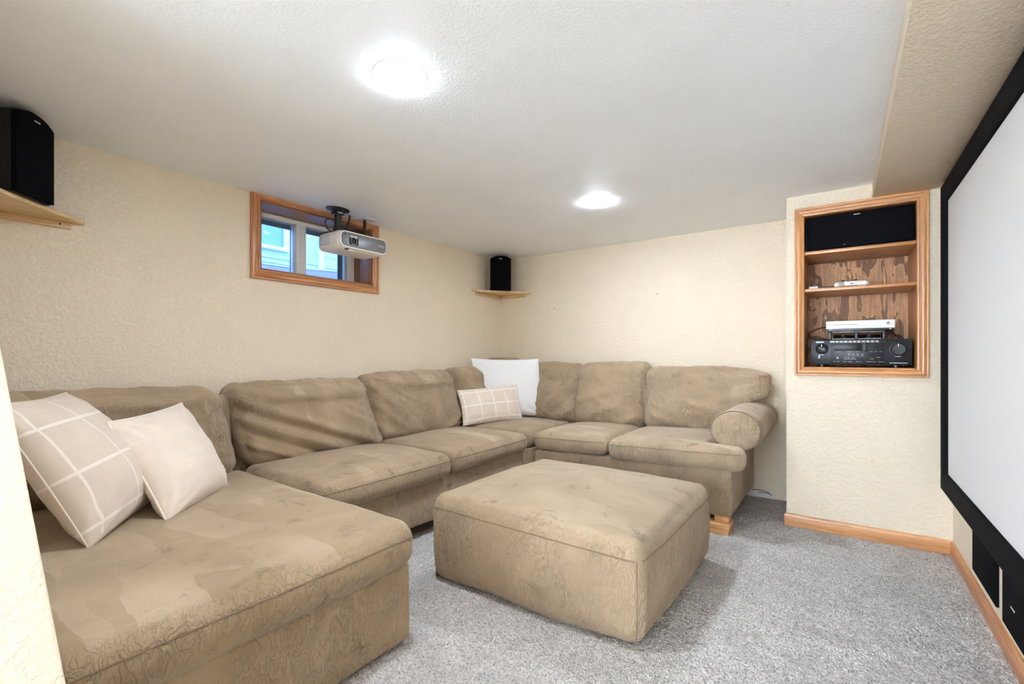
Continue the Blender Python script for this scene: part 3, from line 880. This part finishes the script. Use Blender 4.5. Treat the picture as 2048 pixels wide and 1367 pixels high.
# ---------------------------------------------------------------- corner shelves and speakers
def corner_shelf(cx, cy, sx, sy, lx, ly, ztop, label):
    t = thing('corner_shelf', (cx, cy, ztop - .016), label, 'shelf', 'triangular pine corner shelves')
    cx += sx * .001; cy += sy * .001
    MB().prism([(cx, cy, ztop - .016), (cx + sx * lx, cy, ztop - .016), (cx + sx * lx, cy + sy * .012, ztop - .016), (cx + sx * .012, cy + sy * ly, ztop - .016), (cx, cy + sy * ly, ztop - .016)], (0, 0, .016)).build('board', 'piney' if ly > .5 else 'pinex', t, 0.001)
    zb, zt = ztop - .046, ztop - .016
    a = sx * (lx - .055)
    MB().prism([(cx, cy, zb), (cx + a, cy, zb), (cx + a, cy, zt), (cx, cy, zt)], (0, sy * .018, 0)).build('cleat', 'pinex', t, 0.001)
    b = sy * (ly - .05)
    MB().prism([(cx, cy + sy * .018, zb), (cx, cy + b, zb), (cx, cy + b, zt), (cx, cy + sy * .018, zt)], (sx * .018, 0, 0)).build('cleat', 'piney', t, 0.001)
    MB().cyl((cx + a - sx * .04, cy + sy * .018, (zb + zt) / 2), (0, sy, 0), .004, .0015, 10).build('screw', 'rubber', t)
    MB().cyl((cx + sx * .018, cy + b - sy * .04, (zb + zt) / 2), (sx, 0, 0), .004, .0015, 10).build('screw', 'rubber', t)
corner_shelf(XW, YL, 1, 1, .56, .525, 1.736, 'triangular pine corner shelf at the left edge, under the nearer black speaker')
corner_shelf(XW, YB, 1, -1, .376, .494, 1.736, 'triangular pine corner shelf in the far corner above the white pillow')

def satellite(p0, p1, depth, z0, hgt, label):
    """p0, p1: left and right ends of the front at the bottom, seen from the room"""
    p0, p1 = np.array([*p0, z0]), np.array([*p1, z0])
    w_ = np.linalg.norm(p1 - p0); r = (p1 - p0) / w_; n = np.array([r[1], -r[0], 0]); up = np.array([0, 0, 1.0])
    mid = (p0 + p1) / 2
    t = thing('bookshelf_speaker', tuple(mid - n * depth / 2), label, 'speaker', 'black satellite speakers on the corner shelves')
    m = 14
    top = [(-w_ / 2 + w_ * k / m, hgt - .030 * (abs(2 * k / m - 1)) ** 2.4) for k in range(m + 1)]
    def out(ins, y):
        pts = [(-w_ / 2 + ins, ins), (w_ / 2 - ins, ins)] + [(x * (1 - 2 * ins / w_), z - ins) for x, z in top[::-1]]
        return [mid + r * x + up * z + n * y for x, z in pts]
    back = [mid + (p - mid - n * 0) * 1 for p in out(0, -depth)]
    back = [mid + r * ((p - mid) @ r) * .82 + up * (p - mid)[2] - n * depth for p in back]
    MB().rings([back, out(0, -.022)]).build('cabinet', 'black', t, 0.003)
    MB().rings([out(.004, -.022), out(.004, -.004), out(.010, 0)]).build('grille', 'grille', t, smooth=30)
    bp = mid + up * (hgt - .035) + n * .0005
    MB().prism([bp - r * .015 - up * .002, bp + r * .015 - up * .002, bp + r * .015 + up * .002, bp - r * .015 + up * .002], n * .001).build('badge', 'badge', t, smooth=None)
    return t
satellite((-2.625, .368), (-2.772, .506), .20, 1.736, .350, 'black speaker with a curved top on the corner shelf at the left edge')
satellite((-2.856, 3.663), (-2.685, 3.784), .19, 1.736, .347, 'small black speaker on the corner shelf in the far corner')

# ---------------------------------------------------------------- projector
PX0, PX1, PY0, PY1, PZ0, PZ1 = -2.955, -2.690, 1.845, 2.232, 1.806, 1.926
pc = ((PX0 + PX1) / 2, (PY0 + PY1) / 2, PZ0)
t = thing('projector', pc, 'white projector with a grey front hanging below the ceiling in front of the window', 'projector')
def prw(X):
    X = X.copy()
    f = np.clip((PX1 - X[:, 0]) / (PX1 - PX0), 0, 1)
    X[:, 2] += .012 * f * np.clip((PZ0 + .05 - X[:, 2]) / .05, 0, 1)
    return X
soft('shell', (PX0, PY0, PZ0), (PX1, PY1, PZ1), 'projw', t, r=(.045, .03, .04), crown=(0, .006, .006), noise=(0, 1), step=.02)
def plate(ya, yb, za, zb, rad, x, mat, name, par, th=.004):
    pts = []
    for cy, cz, a0 in ((yb - rad, zb - rad, 0), (ya + rad, zb - rad, 90), (ya + rad, za + rad, 180), (yb - rad, za + rad, 270)):
        for a in np.linspace(a0, a0 + 90, 8): pts.append((x, cy + rad * math.cos(math.radians(a)), cz + rad * math.sin(math.radians(a))))
    return MB().prism(pts, (th, 0, 0)).build(name, mat, par, 0.001)
fx = PX1
rim = plate(PY0 + .004, PY1 - .004, PZ0 + .006, PZ1 - .006, .036, fx - .016, 'white', 'front_bezel', t, .019)
plate(PY0 + .011, PY1 - .011, PZ0 + .013, PZ1 - .013, .030, fx + .0025, 'projg', 'front_panel', t, .003)
plate(PY0 + .070, PY0 + .142, PZ0 + .028, PZ1 - .024, .012, fx + .005, 'gloss', 'lens_recess', t, .0015)
plate(PY0 + .072, PY0 + .136, PZ0 + .074, PZ1 - .028, .008, fx + .0062, 'vent', 'lens_shutter', t, .001)
MB().lathe((fx + .006, PY0 + .098, PZ0 + .052), (1, 0, 0), [(.025, 0), (.025, .008), (.021, .010), (.019, .004), (.012, .007), (.001, .009)], 28).build('lens', 'lens', t)
MB().tube([(fx + .0145, PY0 + .098 + .0235 * math.cos(a), PZ0 + .052 + .0235 * math.sin(a)) for a in np.linspace(0, 2 * math.pi, 28, endpoint=False)], .0016, 6, True).build('lens_ring', 'chrome', t)
MB().cyl((fx + .005, PY0 + .036, PZ0 + .088), (1, 0, 0), .005, .001, 16).build('sensor', 'rubber', t)
lettering('maker_lettering', 'BenQ', .021, (0, 1, 0), (0, 0, 1), (fx + .0058, PY1 - .052, PZ0 + .060), 'whitep', t)
vm = MB()
for i in range(9):
    for j in range(5):
        if (i + j) % 2 == 0 or True:
            vm.cyl((PX0 + .05 + i * .013, PY0 + .002, PZ0 + .035 + j * .013), (0, -1, 0), .0042, .0085, 8)
vm.build('vent_holes', 'vent', t)['kind'] = 'stuff'
B('top_slot', PX1 - .12, PX1 - .09, PY0 + .012, PY0 + .018, PZ1 - .012, PZ1 - .006, 'rubber', t, 0.001)
B('front_foot', PX1 - .055, PX1 - .030, PY0 + .085, PY0 + .125, PZ0 - .007, PZ0 + .004, 'projw', t, 0.002)
B('foot_latch', PX1 - .045, PX1 - .02, PY0 + .062, PY0 + .084, PZ0 - .0015, PZ0 + .003, 'rubber', t, 0.0005)
MB().lathe((PX1 - .05, PY1 - .13, PZ1 - .002), (0, 0, 1), [(.016, 0), (.016, .006), (.010, .010)], 20).build('zoom_dial', 'white', t)

mx, my = -2.848, 1.940
t = thing('projector_mount', (mx, my, PZ1), 'black ceiling mount with spread arms carrying the white projector', 'mount')
pl = [(mx + .062 * math.cos(a) * (1 + .0 * math.cos(2 * a)), my + .085 * math.sin(a), H - .006) for a in np.linspace(0, 2 * math.pi, 32, endpoint=False)]
MB().prism(pl, (0, 0, .006)).build('ceiling_plate', 'blackp', t, 0.0015)
MB().lathe((mx, my, H - .006), (0, 0, -1), [(.042, 0), (.036, .010), (.030, .014)], 24).build('plate_boss', 'blackp', t)
B('yoke', mx - .030, mx + .030, my - .034, my + .034, H - .040, H - .018, 'blackp', t, 0.004)
B('yoke_label', mx + .030, mx + .0315, my - .020, my + .018, H - .034, H - .026, 'vent', t, 0.0004)
MB().cyl((mx, my, PZ1 + .050), (0, 0, 1), .024, H - .040 - PZ1 - .050, 24).build('pole', 'blackp', t)
MB().cyl((mx, my, PZ1 + .030), (0, 0, 1), .028, .028, 24).build('pole_clamp', 'rubber', t)
MB().lathe((mx, my, PZ1 + .006), (0, 0, 1), [(.060, 0), (.055, .008), (.028, .026)], 24).build('hub', 'blackp', t)
for dx, dy in ((-.085, -.075), (.085, -.080), (-.08, .16), (.085, .17)):
    MB().tube([(mx, my, PZ1 + .018), (mx + dx * .6, my + dy * .6, PZ1 + .014), (mx + dx, my + dy, PZ1 + .004), (mx + dx, my + dy, PZ1 - .006)], .0075, 8).build('arm', 'blackp', t)
wire('projector_cable', [(mx - .045, my + .05, PZ1 + .01), (mx - .04, my - .045, PZ1 + .03), (mx - .035, my - .075, PZ1 + .075), (mx - .015, my - .065, PZ1 + .098), (mx + .005, my - .02, PZ1 + .092), (mx + .01, my + .034, PZ1 + .06), (mx - .02, my + .10, PZ1 + .012)], .004, 'rubber', 'black cable looped around the left of the projector mount pole', group=None)
wire('projector_cable', [(-2.893, 2.066, H - .006), (-2.893, 2.062, H - .045), (-2.888, 2.035, H - .095), (-2.885, 2.01, H - .15), (-2.90, 1.99, PZ1 + .012)], .0065, 'rubber', 'black cable dropping from the small ceiling plate beside the mount pole')
wire('projector_cable', [(-2.885, 2.000, PZ1 + .030), (-2.87, 2.06, PZ1 + .046), (-2.865, 2.12, PZ1 + .042), (-2.87, 2.165, PZ1 + .024), (-2.885, 2.18, PZ1 + .004)], .004, 'rubber', 'black cable arching over the top of the white projector')
wire('projector_cable', [(-2.905, 2.205, H - .006), (-2.905, 2.205, H - .05), (-2.907, 2.20, H - .075), (-2.91, 2.19, PZ1 + .05), (-2.92, 2.18, PZ1 + .002)], [.011] * 12 + [.010] * 6 + [.006] * 23, 'rubber', 'thick black cable plug hanging from the larger ceiling plate right of the mount')
for (a, b, c, d, lb) in ((-2.925, -2.862, 2.035, 2.100, 'small white ceiling cover plate between the projector mount and the larger plate'), (-2.958, -2.845, 2.168, 2.272, 'larger white ceiling cover plate above the right end of the projector')):
    t = thing('cover_plate', ((a + b) / 2, (c + d) / 2, H), lb, 'cover plate', 'ceiling cable plates')
    B('plate', a, b, c, d, H - .006, H, 'plate', t, 0.002)
    for yy in (c + .012, d - .012): MB().cyl(((a + b) / 2 + .012, yy, H - .0055), (0, 0, -1), .003, .0015, 10).build('screw', 'vent', t)

# ================================================================ SECTIONAL SOFA (four sections)
def face_px(cy, xf):      # bank along the left wall, facing +X
    return lambda P: np.stack([xf - P[:, 1], cy + P[:, 0], P[:, 2]], -1)
def face_my(cx, yf):      # bank along the back wall, facing -Y
    return lambda P: np.stack([cx + P[:, 0], yf + P[:, 1], P[:, 2]], -1)

def back_cushion(parent, place, width, T, z0, z1, lean, shear=0.0, lines=(), seed=1, crown=.05, droop=(0, 0), noise=.010, sagx=.0, post=None, mat='suede', rx=.075):
    hw = width / 2
    def warp(P):
        Q = P.copy()
        k = np.clip((P[:, 2] - z0) / (z1 - z0), -.2, 1.2)
        Q[:, 1] += lean * k
        Q[:, 0] += shear * (k - .5)
        u = P[:, 0] / hw
        Q[:, 2] += (droop[0] * np.clip(-u, 0, 1) ** 2 + droop[1] * np.clip(u, 0, 1) ** 2) * k
        W = place(Q)
        return post(W) if post else W
    f = folds(lines)
    rg = seed * 3.1
    def disp(U, n):
        fr = np.clip(-n[:, 1] * 1.2, 0, 1)
        lump = .022 * np.exp(-((U[:, 2] + .45) / .55) ** 2) * (1 - U[:, 0] ** 2) * fr
        roll = -.012 * np.exp(-((U[:, 2] - .42) / .16) ** 2) * fr * (1 - .5 * U[:, 0] ** 2)
        q = np.stack([(U[:, 0] * .8 + U[:, 2] * .9) * 5.0 + rg, (U[:, 2] * .8 - U[:, 0] * .5) * 1.6, U[:, 1] * 0 + rg], -1)
        rid = (1 - np.abs(vnoise(q, seed))) ** 3
        pl = np.clip(np.abs(U[:, 2]) - .55, 0, 1)
        pq = np.stack([U[:, 0] * 11 + rg, U[:, 2] * 1.2, U[:, 1] * 2], -1)
        return lump + roll + .008 * rid * fr + 1.5 * f(U, n) + .009 * pl * vnoise(pq, seed + 5)
    return soft('back_cushion', (-hw, 0, z0), (hw, T, z1), mat, parent, r=(rx, min(.115, T * .49), .085), crown=(.010, crown, .012), step=.013, disp=disp, warp=warp, noise=(noise, 5.5), seed=seed)

def seat(parent, lo, hi, r=(.065, .05, .06), crown=.028, seed=1, warp=None, step=.018, front=None, side=.006, namp=.006, mat='suede'):
    o, ev, h = soft('seat_cushion', lo, hi, mat, parent, r=r, crown=(side, side, crown), step=step, noise=(namp, 4.2), seed=seed, warp=warp)
    if front == 'x':
        seam('piping', ev, [(h[0], -h[1] * .97, h[2] * .42), (h[0], h[1] * .97, h[2] * .42)], o)
    if front == 'y':
        seam('piping', ev, [(-h[0] * .97, -h[1], h[2] * .42), (h[0] * .97, -h[1], h[2] * .42)], o)
    return o

def legs(parent, pts, top):
    for x, y in pts:
        B('leg', x - .03, x + .03, y - .03, y + .03, 0, top, 'rubber', parent, 0.003)

# ---- chaise
t = thing('sofa_chaise', (-2.15, .73, 0), 'taupe suede chaise section of the sectional sofa in the left foreground', 'sofa', 'sections of the taupe sectional sofa')
soft('base', (-2.95, .228, .012), (-1.348, 1.236, .305), 'suede', t, r=.018, crown=(.006, .004, 0), step=.03, noise=(.004, 5), seed=2)
soft('back_frame', (-2.97, .228, .25), (-2.78, 1.236, .875), 'suede', t, r=.05, step=.03, noise=(.005, 4), seed=3)
ch = seat(t, (-2.74, .214, .286), (-1.312, 1.248, .468), r=(.075, .055, .085), crown=.020, seed=4, step=.02, front='x', namp=.008)
back_cushion(t, face_px(.70, -2.625), .965, .24, .445, .925, .085, shear=-.08, lines=[(1, .75, .35, .15, .016, .09), (1, .2, .5, -.7, .014, .10), (.6, .9, .1, .3, -.012, .07), (.9, -.3, .1, -.9, .012, .1), (-.2, .78, .95, .80, .012, .10)], seed=11, droop=(.01, -.005))
legs(t, [(-2.9, .3), (-2.9, 1.16), (-1.45, .3), (-1.45, 1.16)], .02)

# ---- middle section with two seats
t = thing('sofa_middle', (-2.5, 2.15, 0), 'taupe suede two-seat section of the sectional sofa under the window', 'sofa', 'sections of the taupe sectional sofa')
soft('base', (-2.95, 1.258, .080), (-2.035, 3.035, .350), 'suede', t, r=.02, crown=(.005, 0, 0), step=.03, noise=(.004, 4), seed=5)
soft('back_frame', (-2.97, 1.255, .25), (-2.80, 3.035, .890), 'suede', t, r=.05, step=.03, noise=(.005, 4), seed=6)
seat(t, (-2.76, 1.255, .332), (-1.978, 2.172, .478), seed=7, front='x', crown=.032)
seat(t, (-2.76, 2.182, .340), (-1.985, 3.052, .480), seed=8, front='x', crown=.034)
back_cushion(t, face_px(1.695, -2.66), .925, .235, .448, .928, .075, shear=-.09, seed=12,
             lines=[(-1, .72, .95, -.85, .020, .085), (-1, .45, .8, -.95, -.018, .06), (-1, .22, .45, -.95, .018, .075), (-1, -.02, .15, -.98, -.014, .05), (-1, -.35, -.1, -1.0, .014, .06), (-.7, .70, .95, .62, .012, .09), (.95, .6, .80, -.1, -.012, .06), (.1, .55, .9, -.4, .010, .07), (.98, -.6, .6, -.95, .016, .07)])
back_cushion(t, face_px(2.585, -2.665), .915, .235, .452, .955, .075, shear=-.07, seed=13, droop=(-.012, .01),
             lines=[(-.95, .75, -.45, -.15, .018, .08), (-.75, .80, -.25, .1, -.016, .06), (-.98, .3, -.5, -.6, .016, .07), (-.55, .1, .0, -.75, -.010, .07), (.95, -.35, .2, -.95, .016, .08), (.9, -.6, .4, -1, -.010, .05), (-.6, .72, .95, .68, .012, .10)])
legs(t, [(-2.85, 1.35), (-2.85, 2.95), (-2.2, 1.35), (-2.2, 2.95)], .085)

# ---- corner wedge
t = thing('sofa_corner', (-2.5, 3.55, 0), 'taupe suede corner wedge of the sectional sofa behind the white pillow', 'sofa', 'sections of the taupe sectional sofa')
MB().prism([(-2.95, 3.06, .08), (-2.06, 3.06, .08), (-1.99, 3.14, .08), (-1.99, 3.99, .08), (-2.95, 3.99, .08)], (0, 0, .265)).build('base', 'suede_b', t, 0.012)
soft('back_frame', (-2.97, 3.05, .25), (-2.80, 4.00, .965), 'suede_b', t, r=.06, step=.03, noise=(.005, 4), seed=14)
soft('back_frame', (-2.80, 3.84, .25), (-1.99, 4.01, .965), 'suede_b', t, r=.06, step=.03, noise=(.005, 4), seed=15)
soft('corner_bolster', (-2.97, 3.66, .80), (-2.64, 4.01, 1.062), 'suede_b', t, r=.09, step=.02, noise=(.010, 5), seed=16)
def wedge(P):
    Q = P.copy()
    a = np.clip((P[:, 0] + 2.35) / .4, 0, 1) * np.clip((3.45 - P[:, 1]) / .42, 0, 1)
    Q[:, 0] -= .05 * a; Q[:, 1] += .05 * a
    return Q
seat(t, (-2.80, 3.058, .345), (-1.985, 3.86, .486), mat='suede_b', seed=17, warp=wedge, crown=.024)
back_cushion(t, face_px(3.33, -2.70), .60, .20, .47, .975, .05, seed=18, lines=[(-.8, .7, .2, -.1, .014, .12), (-.9, .2, .3, -.6, -.012, .09)])
back_cushion(t, mat='suede_b', place=face_my(-2.22, 3.72), width=.60, T=.20, z0=.475, z1=1.012, lean=.06, seed=19, droop=(0, -.005), lines=[(.95, .55, .1, -.3, .016, .09), (.9, .1, .2, -.7, -.012, .07), (.95, -.35, .3, -.9, .014, .08)])
legs(t, [(-2.85, 3.15), (-2.85, 3.9), (-2.15, 3.2), (-2.1, 3.9)], .085)

# ---- right section with the rolled arm, propped up at its right end
TILT = .034
def tilt(P):
    Q = P.copy(); Q[:, 2] += TILT * (P[:, 0] + 1.95); return Q
t = thing('sofa_right', (-1.25, 3.55, 0), 'taupe suede section of the sectional sofa with a rolled arm along the back wall', 'sofa', 'sections of the taupe sectional sofa')
soft('base', (-1.968, 3.090, .052), (-.545, 3.98, .350), 'suede_b', t, r=.02, crown=(.004, .004, 0), step=.03, noise=(.004, 4), seed=20, warp=tilt)
soft('back_frame', (-1.965, 3.82, .25), (-.56, 4.005, .90), 'suede_b', t, r=.05, step=.03, noise=(.005, 4), seed=21, warp=tilt)
seat(t, (-1.972, 3.058, .356), (-1.348, 3.86, .492), mat='suede_b', seed=22, warp=tilt, front='y', crown=.026)
def tcush(P):
    Q = P.copy()
    s_ = np.clip((P[:, 1] - 3.105) / .05, 0, 1); s_ = s_ * s_ * (3 - 2 * s_)
    Q[:, 0] = np.where(P[:, 0] > -.95, -.95 + (P[:, 0] + .95) * (1 - .46 * s_), P[:, 0])
    return tilt(Q)
seat(t, (-1.340, 3.040, .340), (-.462, 3.86, .490), mat='suede_b', seed=23, warp=tcush, front='y', crown=.026)
back_cushion(t, mat='suede_b', place=face_my(-1.635, 3.70), width=.66, T=.22, z0=.465, z1=1.010, lean=.075, seed=24, post=tilt, lines=[(-.9, -.2, .4, .3, .010, .12), (.95, -.5, .2, -.9, .014, .09), (-.5, -.6, .5, -.2, .008, .10)])
def drape(W):
    Q = tilt(W)
    # the right end lies on the arm and hangs over it
    k = np.clip((Q[:, 0] + .72) / .26, 0, 1); k = k * k * (3 - 2 * k)
    low = .475 + .265 * k
    Q[:, 2] = np.where(Q[:, 2] < .97, low + (Q[:, 2] - .475) * (.97 - low) / (.97 - .475), Q[:, 2])
    return Q
back_cushion(t, mat='suede_b', rx=.15, place=face_my(-.880, 3.685), width=.91, T=.225, z0=.462, z1=.955, lean=.080, shear=.0, seed=25, post=drape, droop=(.035, -.030), lines=[(-.8, .3, .6, -.35, .010, .14), (-.9, -.4, .2, -.85, .012, .10), (.2, .3, .95, -.3, .010, .12)])
# rolled arm
SC = np.array([-.532, .626])
prof = []
for a in np.linspace(205, -62, 30):
    prof.append((SC[0] + .150 * math.cos(math.radians(a)), SC[1] + .126 * math.sin(math.radians(a))))
prof += [(-.528, .495), (-.546, .470), (-.546, .40), (-.546, .14), (-.66, .14), (-.668, .40), (-.672, .52)]
prof = np.array(prof)
def arm_ring(y, k): return [(SC[0] + (x - SC[0]) * k, y, SC[1] + (z - SC[1]) * k if z > .48 else z) for x, z in prof]
Y0 = 3.142
am = MB().rings([arm_ring(Y0 + .006, .93), arm_ring(Y0, .965), arm_ring(Y0 + .004, .99), arm_ring(Y0 + .02, 1.0)] + [arm_ring(y, 1 + .012 * math.sin(7 * y)) for y in np.linspace(3.25, 3.93, 10)] + [arm_ring(3.965, .97), arm_ring(3.98, .92)]).build('arm', 'suede_b', t, smooth=60)
el = lambda k, y: [(SC[0] + .141 * k * math.cos(a), y, SC[1] + .1185 * k * math.sin(a)) for a in np.linspace(0, 2 * math.pi, 48, endpoint=False)]
MB().rings([el(1, Y0 + .004), el(.985, Y0 - .006), el(.93, Y0 - .012), el(.75, Y0 - .017), el(.4, Y0 - .020), el(.02, Y0 - .021)]).build('arm_front', 'suede_b', t, smooth=70)
MB().tube(el(1.01, Y0 - .004), .0042, 8, True).build('piping', 'seam', t)
legs(t, [(-1.9, 3.2), (-1.9, 3.9), (-.66, 3.9)], .055)
B('foot', -.645, -.562, 3.10, 3.18, .058, .102, 'stud', t, 0.003)
tag(None or thing('wood_riser', (-.63, 3.12, 0), 'raw lumber riser block of two stacked boards under the right end of the sofa', 'wood block'), 'raw lumber riser block of two stacked boards under the right end of the sofa', 'wood block')
rz = bpy.data.objects['wood_riser']
B('board', -.72, -.556, 3.045, 3.20, 0, .030, 'stud', rz, 0.002)
B('board', -.715, -.552, 3.050, 3.195, .0305, .060, 'stud', rz, 0.002)

# ---------------------------------------------------------------- ottoman
t = thing('ottoman', (-1.10, 2.13, 0), 'large square taupe suede ottoman in the middle of the carpet', 'ottoman')
ax_, ay_ = np.array([1.032, .039]) / 2 / .516, np.array([.025, .977]) / 2 / .4885
def otw(P):
    Q = P.copy()
    u, v = P[:, 0] / .516, P[:, 1] / .4885
    k = np.clip(P[:, 2] / .42, 0, 1)
    sx = 1 + .035 * np.sin(k * math.pi) * .5
    X = P[:, 0] * sx; Y = P[:, 1] * sx
    Q[:, 0] = -1.0995 + X * ax_[0] + Y * ay_[0]
    Q[:, 1] = 2.129 + X * ax_[1] + Y * ay_[1]
    Q[:, 2] += k * (-.030 * ((u + 1) / 2 * (1 - v) / 2) ** 1.2 - .008 * (u + 1) / 2 * (v + 1) / 2 + .006 * (1 - u) / 2)
    Q[:, 2] += (1 - k) * .008 * (np.sin(u * 5 + v * 3) + 1) * .5
    return Q
o, ev, h = soft('upholstered_body', (-.516, -.4885, .006), (.516, .4885, .420), 'suede_o', t, r=(.05, .05, .075), crown=(.012, .012, .052), step=.018, noise=(.007, 4.0), seed=31, warp=otw)
zz = h[2] - .062
for a, b in (((-1, -1), (1, -1)), ((1, -1), (1, 1)), ((1, 1), (-1, 1)), ((-1, 1), (-1, -1))):
    k = .955
    pa = (a[0] * h[0] * (1 if a[0] == b[0] else k), a[1] * h[1] * (1 if a[1] == b[1] else k), zz)
    pb = (b[0] * h[0] * (1 if a[0] == b[0] else k), b[1] * h[1] * (1 if a[1] == b[1] else k), zz)
    seam('piping', ev, [pa, pb], o, r=.0026)
seam('corner_seam', ev, [(h[0] - .016, -h[1], -h[2] * .97), (h[0] - .016, -h[1], zz)], o, r=.0018)

# ---------------------------------------------------------------- pillows
G = 'throw pillows on the sofa'
pillow('throw_pillow', [(-1.965, .436, .475), (-2.40, .757, .478), (-2.545, .495, .945), (-2.125, .235, .945)], .27, 'plaid1', 'large beige plaid throw pillow at the left end of the chaise', G, seed=3, pinch=.045, wr=.010, welt=(.0025, 'welt'))
pillow('throw_pillow', [(-2.050, .675, .472), (-2.372, 1.022, .476), (-2.552, .898, .866), (-2.250, .551, .842)], .20, 'cord', 'cream corduroy throw pillow with a welted edge leaning on the large plaid one', G, seed=7, pinch=.05, wr=.010, welt=(.0045, 'welt'))
pillow('throw_pillow', [(-2.765, 3.32, .510), (-2.279, 3.79, .512), (-2.345, 3.755, 1.055), (-2.85, 3.365, 1.06)], .15, 'linen', 'plain white square throw pillow in the far corner of the sofa', G, seed=9, pinch=.05, wr=.009)
pillow('throw_pillow', [(-2.600, 2.965, .492), (-2.39, 3.55, .500), (-2.46, 3.555, .820), (-2.706, 3.008, .787)], .13, 'plaid3', 'small oblong beige plaid pillow in front of the white one', G, seed=12, pinch=.045, wr=.008)

# ---------------------------------------------------------------- odds and ends
t = thing('gypsum_strip', (-.50, YB, 0), 'short bare white strip at the foot of the back wall beside the sofa', 'wall strip')
MB().prism([(-.60, YB - .006, 0), (-.40, YB - .006, 0), (-.44, YB - .006, .045), (-.60, YB - .006, .055)], (0, .006, 0)).build('strip', 'gypsum', t)
wire('loose_wire', [(-.56, YB - .010, .050), (-.50, YB - .012, .058), (-.46, YB - .014, .050), (-.43, YB - .016, .030), (-.45, YB - .013, .040), (-.52, YB - .012, .040)], .0025, 'rubber', 'short loose black wire at the foot of the back wall beside the sofa')
for (x, z, lb) in ((-1.30, 1.62, 'tiny dark nail head in the back wall, the higher one right of centre'), (-2.33, 1.55, 'tiny dark nail head in the back wall, the lower one near the corner shelf')):
    o = MB().cyl((x, YB, z), (0, -1, 0), .004, .006, 10).build('nail', 'dark', None, at=(x, YB, z))
    tag(o, lb, 'nail')
